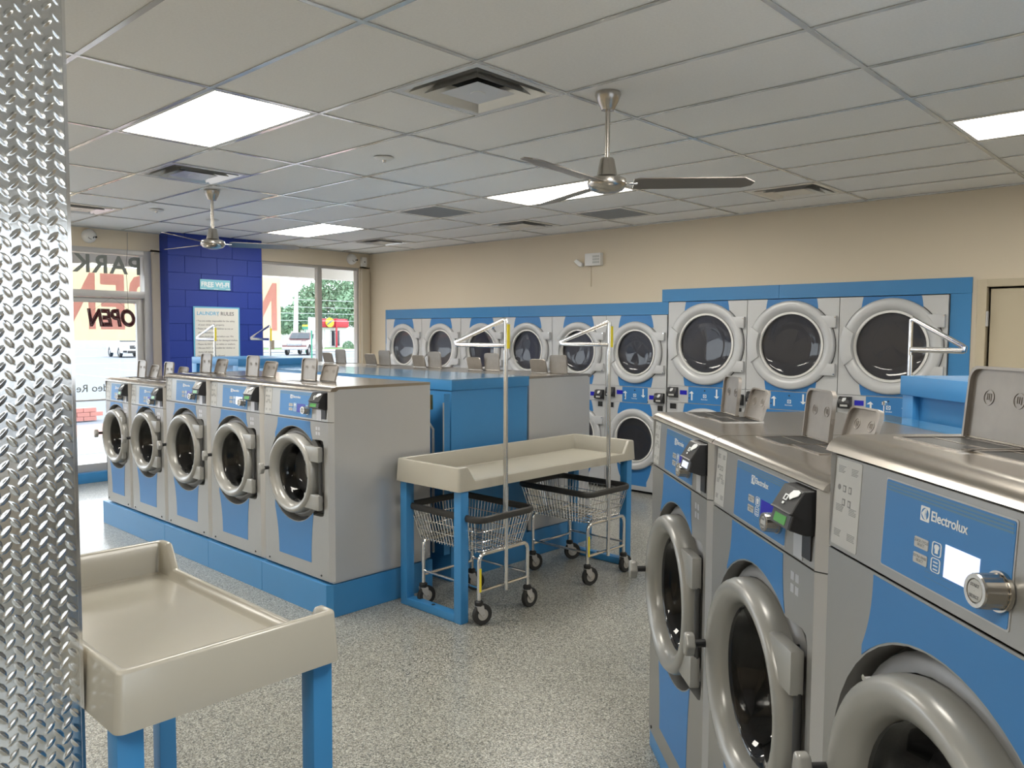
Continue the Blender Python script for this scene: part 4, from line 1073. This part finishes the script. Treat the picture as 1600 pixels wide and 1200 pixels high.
# OPEN sign, lettering faces the street
s = thing('open_sign', 'unlit dark red OPEN tube sign hung in the street door, seen from behind', 'sign', (XW + .05, 1.70, 1.875))
cu = bpy.data.curves.new('t', 'FONT'); cu.body = 'OPEN'; cu.size = .26; cu.fill_mode = 'NONE'; cu.bevel_depth = .0135; cu.align_x = 'CENTER'; cu.align_y = 'CENTER'; cu.shear = .18; cu.resolution_u = 4; cu.bevel_resolution = 2
to = bpy.data.objects.new('t', cu); COL.objects.link(to); bpy.context.view_layer.update()
me_ = bpy.data.meshes.new_from_object(to.evaluated_get(bpy.context.evaluated_depsgraph_get())); bpy.data.objects.remove(to)
for v in me_.vertices: v.co.x *= .76
o = text_obj('letter_shell', me_, MT['redneon'], s, (0, 0, 0), (0, 1, 0), mirror=True)
MB().cyl((0, -.22, .09), (-.02, 0, .25), .0015, 5).build('chain', MT['ink'], s); MB().cyl((0, .22, .07), (-.02, 0, .25), .0015, 5).build('chain', MT['ink'], s)
MB().tube([(0, .17, .08), (.01, .165, .3), (.0, .155, .6), (.005, .175, .8), (0, .18, 1.0)], .003, 6).build('power_cord', MT['ink'], s)
# cameras, sensor, emergency light
def dome(label, y, z):
    t = thing('security_camera', label, 'camera', (XW + .001, y, z), 0, 'round white security cameras')
    MB().lathe([(.078, 0), (.078, .02), (.07, .045), (.05, .07), (.025, .082), (.001, .085)], ax='x', n=28).build('dome_body', MT['white'], t)
    for q, rr in ((.02, .017), (.055, .011)): MB().lathe([(rr, .045), (rr, .078), (.001, .082)], (0, q, -.012), 'x', 14).build('lens', MT['black'], t)
    MB().tube([(.079, -.03, -.02), (.078, -.015, -.035), (.080, .005, -.04)], .003, 6).build('slit', MT['black'], t)
    return t
cmr = dome('round white security camera over the street door', 1.475, 2.80)
dup(cmr, (XW + .001, 5.04, 2.80), label='round white security camera in the far corner over the window')
s = thing('motion_sensor', 'small white rectangular motion sensor in the far corner', 'sensor', (XW + .001, 5.245, 2.77))
MB().box(0, -.045, -.07, .05, .045, .07).build('case', MT['white'], s, bevel=.012); MB().box(.05, -.012, -.004, .052, .012, .008).build('sensor_window', MT['darkgrey'], s)
s = thing('emergency_light', 'white emergency light with LED grid and a tilted lamp head above the dryers', 'emergency light', (-4.24, YD - .001, 2.565))
MB().box(-.05, -.06, -.07, .17, 0, .07).build('case', MT['white'], s, bevel=.008)
m = MB()
for i in range(4):
    for j in range(3): m.box(.065 + i * .024, -.064, -.045 + j * .032, .083 + i * .024, -.059, -.022 + j * .032)
m.build('led_grid', MT['label'], s, smooth=False)
m = MB(); m.prism([(-.20, -.01), (-.16, .015), (-.08, -.04), (-.09, -.075), (-.13, -.07)], 'y', -.07, -.03); m.build('lamp_head', MT['white'], s, bevel=.006)
MB().cyl((0, -.005, -.07), (0, -.005, -.30), .006, 6).build('cable', MT['wall'], s)

# ================================================================ OUTSIDE
gx = XW - .15
ex = struct(MB().box(-140, -40, -.25, gx - 6.2, 110, -.02).build('ground_parking_lot', MT['asphalt']))
struct(MB().box(gx - 4.3, -30, -.15, gx, 30, 0).build('pavement_walk', MT['concrete']))
pv = struct(MB().box(gx - 6.2, -30, -.15, gx - 4.3, 30, -.015).build('pavement_brick', MT['brickpav']))
m = MB()
for i in range(9):
    y = -2 + 1.5 * i; m.box(gx - 4.3, y - .008, 0, gx, y + .008, .002)
m.box(gx - 2.2, -30, 0, gx - 2.18, 30, .002)
struct(m.build('pavement_joints', MT['greyvinyl']))
pk = thing('brick_planter', 'low red brick planter on the walk outside the street door', 'planter', (-15.4, 3.35, 0))
for r0 in range(3):
    for i in range(5):
        MB().box(-.1, -.6 + i * .24 + (.12 if r0 % 2 else 0), r0 * .085, .1, -.37 + i * .24 + (.12 if r0 % 2 else 0), r0 * .085 + .078).build('brick', MT['brickpav'], pk)
m = MB()
for i in range(12):
    y = -14 + i * 3.0
    m.box(-40, y, -.02, -27, y + .12, -.015)
m.box(-62, -30, -.02, -61.6, 80, -.015); m.box(-47, -30, -.02, -46.8, 80, -.015)
tag(m.build('parking_lines', MT['print_']), 'white parking lines painted on the lot outside', 'road marking', kind='stuff')
# canopy over the walk
struct(MB().box(-9.7, -12, 2.78, gx, 12, 2.84).build('ceiling_canopy', MT['soffit']))
struct(MB().box(-9.86, -12, 2.60, -9.7, 12, 3.2).build('trim_6', MT['fascia']))
# banner NOW OPEN, reads from the street
bn = thing('street_banner', 'yellow banner lettered NOW OPEN in red, hung outside and seen reversed', 'banner', (-9.90, 0, 0))
MB().box(-.004, 1.60, 1.61, .004, 4.80, 2.59).build('sheet', MT['banner'], bn)
def letter(ch, y0, y1, z0=1.76, z1=2.50):
    me = text_mesh(ch, 1.0, .03, .001); xs = [v.co.x for v in me.vertices]; ys = [v.co.y for v in me.vertices]
    ax, bx_, ay, by = min(xs), max(xs), min(ys), max(ys)
    for v in me.vertices:
        v.co.x = (v.co.x - (ax + bx_) / 2) / (bx_ - ax) * (y1 - y0); v.co.y = (v.co.y - (ay + by) / 2) / (by - ay) * (z1 - z0)
        v.co.z *= 1
    text_obj('letter', me, MT['bannerred'], bn, (.006, (y0 + y1) / 2, (z0 + z1) / 2), (0, 1, 0), mirror=True)
for ch, a, b in (('N', 4.30, 4.735), ('O', 3.86, 4.26), ('W', 3.28, 3.82), ('O', 2.86, 3.18), ('P', 2.50, 2.82), ('E', 2.13, 2.44), ('N', 1.68, 2.07)): letter(ch, a, b)
for y in (1.7, 3.2, 4.7): MB().cyl((0, y, 2.58), (.04, y, 2.66), .004, 5).build('tie', MT['ink'], bn)

struct(MB().box(XR + .3, -60, -.2, 70, 60, -.05).build('ground_side_lot', MT['asphalt']))
struct(MB().box(XR + 14, -40, -.05, XR + 15, 30, 3.4).build('wall_neighbour', MT['bwhite']))
# vehicles
def wheels(t, xs, w, r):
    for x in xs:
        for s_ in (-1, 1):
            wh = thing_child('wheel', t)
            MB().lathe([(r * .55, -.1), (r * .95, -.1), (r, -.06), (r, .06), (r * .95, .1), (r * .55, .1)], (x, s_ * (w / 2 - .12), r), n=24).build('tyre', MT['tyre'], wh)
            MB().lathe([(.001, -.09), (r * .2, -.1), (r * .56, -.07), (r * .56, .07), (.001, .09)], (x, s_ * (w / 2 - .12), r), n=20).build('rim', MT['alu'], wh)
def car_body(prof, w, taper=.0):
    m = MB(); n = len(prof); vs = []
    for s_ in (-1, 1):
        for x, z in prof: vs.append((x, s_ * (w / 2 - taper * max(0, z - .95)), z))
    m.add(vs, [(i, (i + 1) % n, n + (i + 1) % n, n + i) for i in range(n)])
    tri = tessellate_polygon([[Vector((p[0], p[1], 0)) for p in prof]])
    for t_i in tri: m.f.append(tuple(t_i)); m.m.append(0); m.f.append(tuple(n + i for i in reversed(t_i))); m.m.append(0)
    return m
def suv(label, loc, rz):
    t = thing('car', label, 'car', loc, rz)
    prof = [(2.3, .32), (2.38, .6), (2.3, .9), (1.2, 1.08), (.55, 1.62), (-1.7, 1.66), (-2.15, 1.15), (-2.3, .8), (-2.25, .32), (-1.85, .32)] + [(-1.4 + .42 * cos(a), .32 + .42 * sin(a)) for a in (R(160), R(110), R(70), R(20))] + [(-.9, .30), (.95, .30)] + [(1.42 + .42 * cos(a), .32 + .42 * sin(a)) for a in (R(160), R(110), R(70), R(20))] + [(1.9, .32)]
    car_body(prof, 1.9, .28).build('car_body', MT['carwhite'], t, bevel=.05, ang=50)
    MB().add([(1.16, -.78, 1.12), (1.16, .78, 1.12), (.62, .62, 1.56), (.62, -.62, 1.56), (1.2, -.8, 1.14), (1.2, .8, 1.14), (.66, .64, 1.6), (.66, -.64, 1.6)], [(0, 1, 2, 3), (4, 5, 6, 7), (0, 1, 5, 4), (1, 2, 6, 5), (2, 3, 7, 6), (3, 0, 4, 7)]).build('windscreen', MT['carglass'], t)
    for s_ in (-1, 1):
        MB().prism([(.5, 1.12), (.3, 1.5), (-1.5, 1.54), (-1.8, 1.15)], 'y', s_ * .84, s_ * .90).build('side_window', MT['carglass'], t)
        MB().box(2.22, s_ * .55, .78, 2.36, s_ * .88, .90).build('headlight', MT['alu'], t, bevel=.03)
        MB().box(.8, s_ * .95, 1.05, 1.0, s_ * 1.1, 1.2).build('mirror', MT['carwhite'], t, bevel=.03)
        MB().box(2.3, s_ * .60, .38, 2.40, s_ * .85, .52).build('air_intake', MT['black'], t, bevel=.02)
    MB().box(2.28, -.42, .62, 2.41, .42, .88).build('grille', MT['darkgrey'], t, bevel=.03)
    MB().box(2.30, -.55, .32, 2.42, .55, .50).build('lower_grille', MT['black'], t, bevel=.02)
    MB().lathe([(.085, 0), (.10, .01), (.10, .03), (.085, .035)], (2.40, 0, .76), 'x', 20).build('badge', MT['chrome'], t)
    wheels(t, (-1.4, 1.42), 1.9, .36)
    return t
suv('white SUV facing the laundry across the lot, seen through the street door', (-59, 21.5, -.02), R(-8))
t = thing('pickup_truck', 'maroon and silver pickup truck on the road behind the corner window', 'truck', (-57.5, 35.3, -.02), R(-48))
prof = [(2.75, .5), (2.8, .85), (2.7, 1.2), (1.35, 1.3), (.75, 1.85), (-.85, 1.88), (-1.0, 1.32), (-2.85, 1.28), (-2.85, .5), (-2.3, .5)] + [(-1.8 + .48 * cos(a), .5 + .42 * sin(a)) for a in (R(150), R(110), R(70), R(30))] + [(-1.2, .5), (1.3, .5)] + [(1.85 + .48 * cos(a), .5 + .42 * sin(a)) for a in (R(150), R(110), R(70), R(30))] + [(2.4, .5)]
car_body(prof, 1.98, .2).build('cab_and_bed', MT['carmaroon'], t, bevel=.04, ang=50)
MB().box(-2.6, -.99, .55, 2.6, -1.0, .8).build('silver_band', MT['alu'], t)
MB().add([(1.32, -.82, 1.34), (1.32, .82, 1.34), (.82, .7, 1.80), (.82, -.7, 1.80), (1.36, -.84, 1.36), (1.36, .84, 1.36), (.86, .72, 1.83), (.86, -.72, 1.83)], [(0, 1, 2, 3), (4, 5, 6, 7), (0, 1, 5, 4), (1, 2, 6, 5), (2, 3, 7, 6), (3, 0, 4, 7)]).build('windscreen', MT['carglass'], t)
for s_ in (-1, 1):
    MB().prism([(.7, 1.36), (.45, 1.75), (-.7, 1.78), (-.8, 1.36)], 'y', s_ * .90, s_ * .97).build('side_window', MT['carglass'], t)
    MB().box(2.66, s_ * .62, .85, 2.82, s_ * .95, 1.15).build('headlight', MT['print_'], t, bevel=.02)
MB().box(2.74, -.58, .8, 2.86, .58, 1.18).build('grille', MT['chrome'], t, bevel=.02)
MB().box(2.72, -.98, .45, 2.92, .98, .68).build('bumper', MT['chrome'], t, bevel=.03)
wheels(t, (-1.8, 1.85), 1.98, .42)

# restaurant
rb = thing('restaurant_building', 'white roadside restaurant with red roof band across the road', 'building', (-88, 62, 0))
MB().box(-8, -11, 0, 0, 1.2, 2.65).build('wall', MT['bwhite'], rb)
MB().box(-8.3, -8.2, 2.6, .35, -.7, 3.75).build('red_roof_band', MT['bred'], rb, bevel=.2)
wn = MB().box(.0, -3.4, .2, .06, -2.0, 2.2).build('entrance', MT['carglass'], rb)
for y in (-3.4, -2.7, -2.0): MB().box(.06, y - .06, .2, .12, y + .06, 2.1).build('mullion', MT['bwhite'], wn)
MB().box(.4, -2.9, 0, .55, -2.7, 3.8).build('red_post', MT['bred'], rb)
MB().lathe([(.62, .36), (.62, .5), (.001, .5)], (0, -3.8, 3.25), 'x', 28).build('round_logo', MT['yellow'], rb)
MB().prism([(-4.3, 3.05), (-3.5, 3.62), (-3.3, 3.5), (-4.2, 2.9)], 'x', .5, .54).build('logo_swoosh', MT['ink'], rb)
MB().box(.0, -4.3, .8, .08, -3.5, 2.3).build('menu_board', MT['print_'], rb)
st = thing('storage_building', 'low white building far behind the first tree', 'building', (-92, 34, 0))
MB().box(-3, 0, 0, 3, 12, 2.4).build('wall', MT['bwhite'], st); MB().box(-3.2, -.2, 2.4, 3.2, 12.2, 2.7).build('roof', MT['poleg'], st)
def tree(label, x, y, h, blobs, seed, n=1500, group='trees across the road'):
    t = thing('tree', label, 'tree', (x, y, 0), 0, group); rn = random.Random(seed)
    m = MB(); m.cyl((0, 0, 0), (.1, .1, h * .5), .28, 8, .18)
    for k in range(5):
        a = rn.uniform(0, 6.28); m.cyl((.05, .05, h * .33), (cos(a) * h * .2, sin(a) * h * .25, h * .65), .12, 6, .05)
    m.build('trunk', MT['bark'], t)
    m = MB(); tot = sum(b[3] ** 2 for b in blobs)
    for (bx0, by0, bz0, br) in blobs:
        for i in range(int(n * br ** 2 / tot)):
            u = rn.uniform(-1, 1); a = rn.uniform(0, 6.283); q = br * rn.uniform(.55, 1.05) ; s_ = math.sqrt(1 - u * u)
            p = Vector((bx0 + q * s_ * cos(a), by0 + q * s_ * sin(a), bz0 + q * .8 * u))
            e1 = Vector((rn.uniform(-1, 1), rn.uniform(-1, 1), rn.uniform(-1, 1))).normalized(); e2 = e1.orthogonal().normalized(); sz = rn.uniform(.14, .32)
            m.add([p - e1 * sz, p - e2 * sz * .6, p + e1 * sz, p + e2 * sz * .6], [(0, 1, 2, 3)])
    tag(m.build('foliage', MT['leaf'], t, smooth=False, fix=False), kind='stuff')
tree('small tree with a visible trunk just right of the banner edge', -78, 44.2, 4.6, [(0, 0, 3.4, 1.9), (0, -1.2, 3.0, 1.3), (0, 1.3, 3.1, 1.4)], 1, 2600)
tree('tree between the utility pole and the window mullion', -84, 50.9, 5, [(0, 0, 3.6, 2.0), (0, 1.6, 4.6, 2.0), (0, -1.5, 2.9, 1.4)], 2, 3200)
tree('large broad tree rising highest beyond the window mullion', -100, 67.5, 12, [(0, 0, 8.2, 3.6), (0, -3.8, 6.8, 2.7), (0, 3.4, 7.4, 3.0), (0, -1, 5.8, 2.9), (0, -4.5, 4.6, 2.4), (0, 3.2, 4.6, 2.4)], 3, 8500)
tree('tree overhanging the right end of the restaurant', -80, 56.9, 8, [(0, 0, 5.2, 2.4), (0, 1.6, 3.6, 1.9), (0, 1.8, 6.4, 2.0), (0, 2.0, 2.2, 1.2)], 4, 4200)
bu = thing('bush', 'rounded dark green bush beside the restaurant', 'bush', (-77, 53.6, 0)); m = MB(); rn = random.Random(5)
for i in range(500):
    u = rn.uniform(-.1, 1); a = rn.uniform(0, 6.283); s_ = math.sqrt(max(0, 1 - u * u)); p = Vector((.65 * s_ * cos(a), .65 * s_ * sin(a), .15 + .75 * u)) * rn.uniform(.85, 1.05)
    e1 = Vector((rn.uniform(-1, 1), rn.uniform(-1, 1), rn.uniform(-1, 1))).normalized(); e2 = e1.orthogonal().normalized(); m.add([p - e1 * .09, p - e2 * .06, p + e1 * .09, p + e2 * .06], [(0, 1, 2, 3)])
tag(m.build('foliage', MT['leaf'], bu, smooth=False, fix=False), kind='stuff')
struct(MB().box(-86, 40, -.02, -68, 90, .01).build('lawn_verge', MT['grass']))
struct(MB().box(-76, 28, .01, -66, 90, .02).build('road_surface', MT['concrete']))
# utility pole, street sign
up_ = thing('utility_pole', 'pale concrete utility pole with two street lamps at its top', 'pole', (-65, 39.1, 0))
MB().cyl((0, 0, 0), (0, .25, 7.4), .26, 12, .14).build('shaft', MT['poleg'], up_)
for s_ in (-1, 1):
    MB().tube([(0, .25, 6.9), (0, .25 + s_ * .8, 7.15), (0, .25 + s_ * 1.3, 7.15)], .03, 6).build('lamp_arm', MT['poleg'], up_)
    MB().box(-.12, .25 + s_ * 1.2 - .3, 7.05, .12, .25 + s_ * 1.2 + .3, 7.15).build('lamp_head', MT['alu'], up_, bevel=.03)
for i, z in enumerate((3.0, 3.7, 4.3, 5.0)):
    tag(MB().tube([(-66, 39 - 30, z + .8), (-66, 20, z + .2), (-66, 39, z), (-66, 60, z + .1), (-66, 90, z + .6)], .013, 5).build('overhead_wire', MT['print_']), ['lowest', 'second lowest', 'second highest', 'highest'][i] + ' overhead wire crossing in front of the trees', 'wire', 'overhead wires')
sg = thing('road_sign', 'white road sign board on a green post outside the corner window', 'sign', (-43, 26.7, 0))
MB().box(-.03, -.04, 0, .03, .04, 2.6).build('post', MT['green'], sg); MB().box(.03, -.26, 1.95, .06, .26, 2.78).build('board', MT['print_'], sg, bevel=.01)
for y in (-.12, .02): MB().box(.06, y - .02, 2.05, .064, y + .02, 2.7).build('printed_bar', MT['label'], sg)
sg = thing('street_name_sign', 'small green street name sign on a post left of the road sign', 'sign', (-62, 38.3, 0))
MB().cyl((0, 0, 0), (0, 0, 2.4), .03, 6).build('post', MT['green'], sg); MB().box(-.02, -.3, 2.15, .02, .3, 2.38).build('blade', MT['green'], sg); MB().box(-.02, -.3, 2.40, .02, .3, 2.56).build('blade', MT['yellow'], sg)
m = MB(); rn = random.Random(9)
for i in range(160):
    x, y = -20 + rn.uniform(-.5, .5), 12.3 + rn.uniform(-1.0, 1.6); h_ = rn.uniform(.15, .5)
    m.add([(x - .01, y - .015, -.02), (x + .01, y + .015, -.02), (x + rn.uniform(-.06, .06), y + rn.uniform(-.1, .1), h_)], [(0, 1, 2)])
tag(m.build('tall_grass', MT['grass'], smooth=False, fix=False), 'thin tall grass tufts on the lot edge outside the corner window', 'grass', kind='stuff')
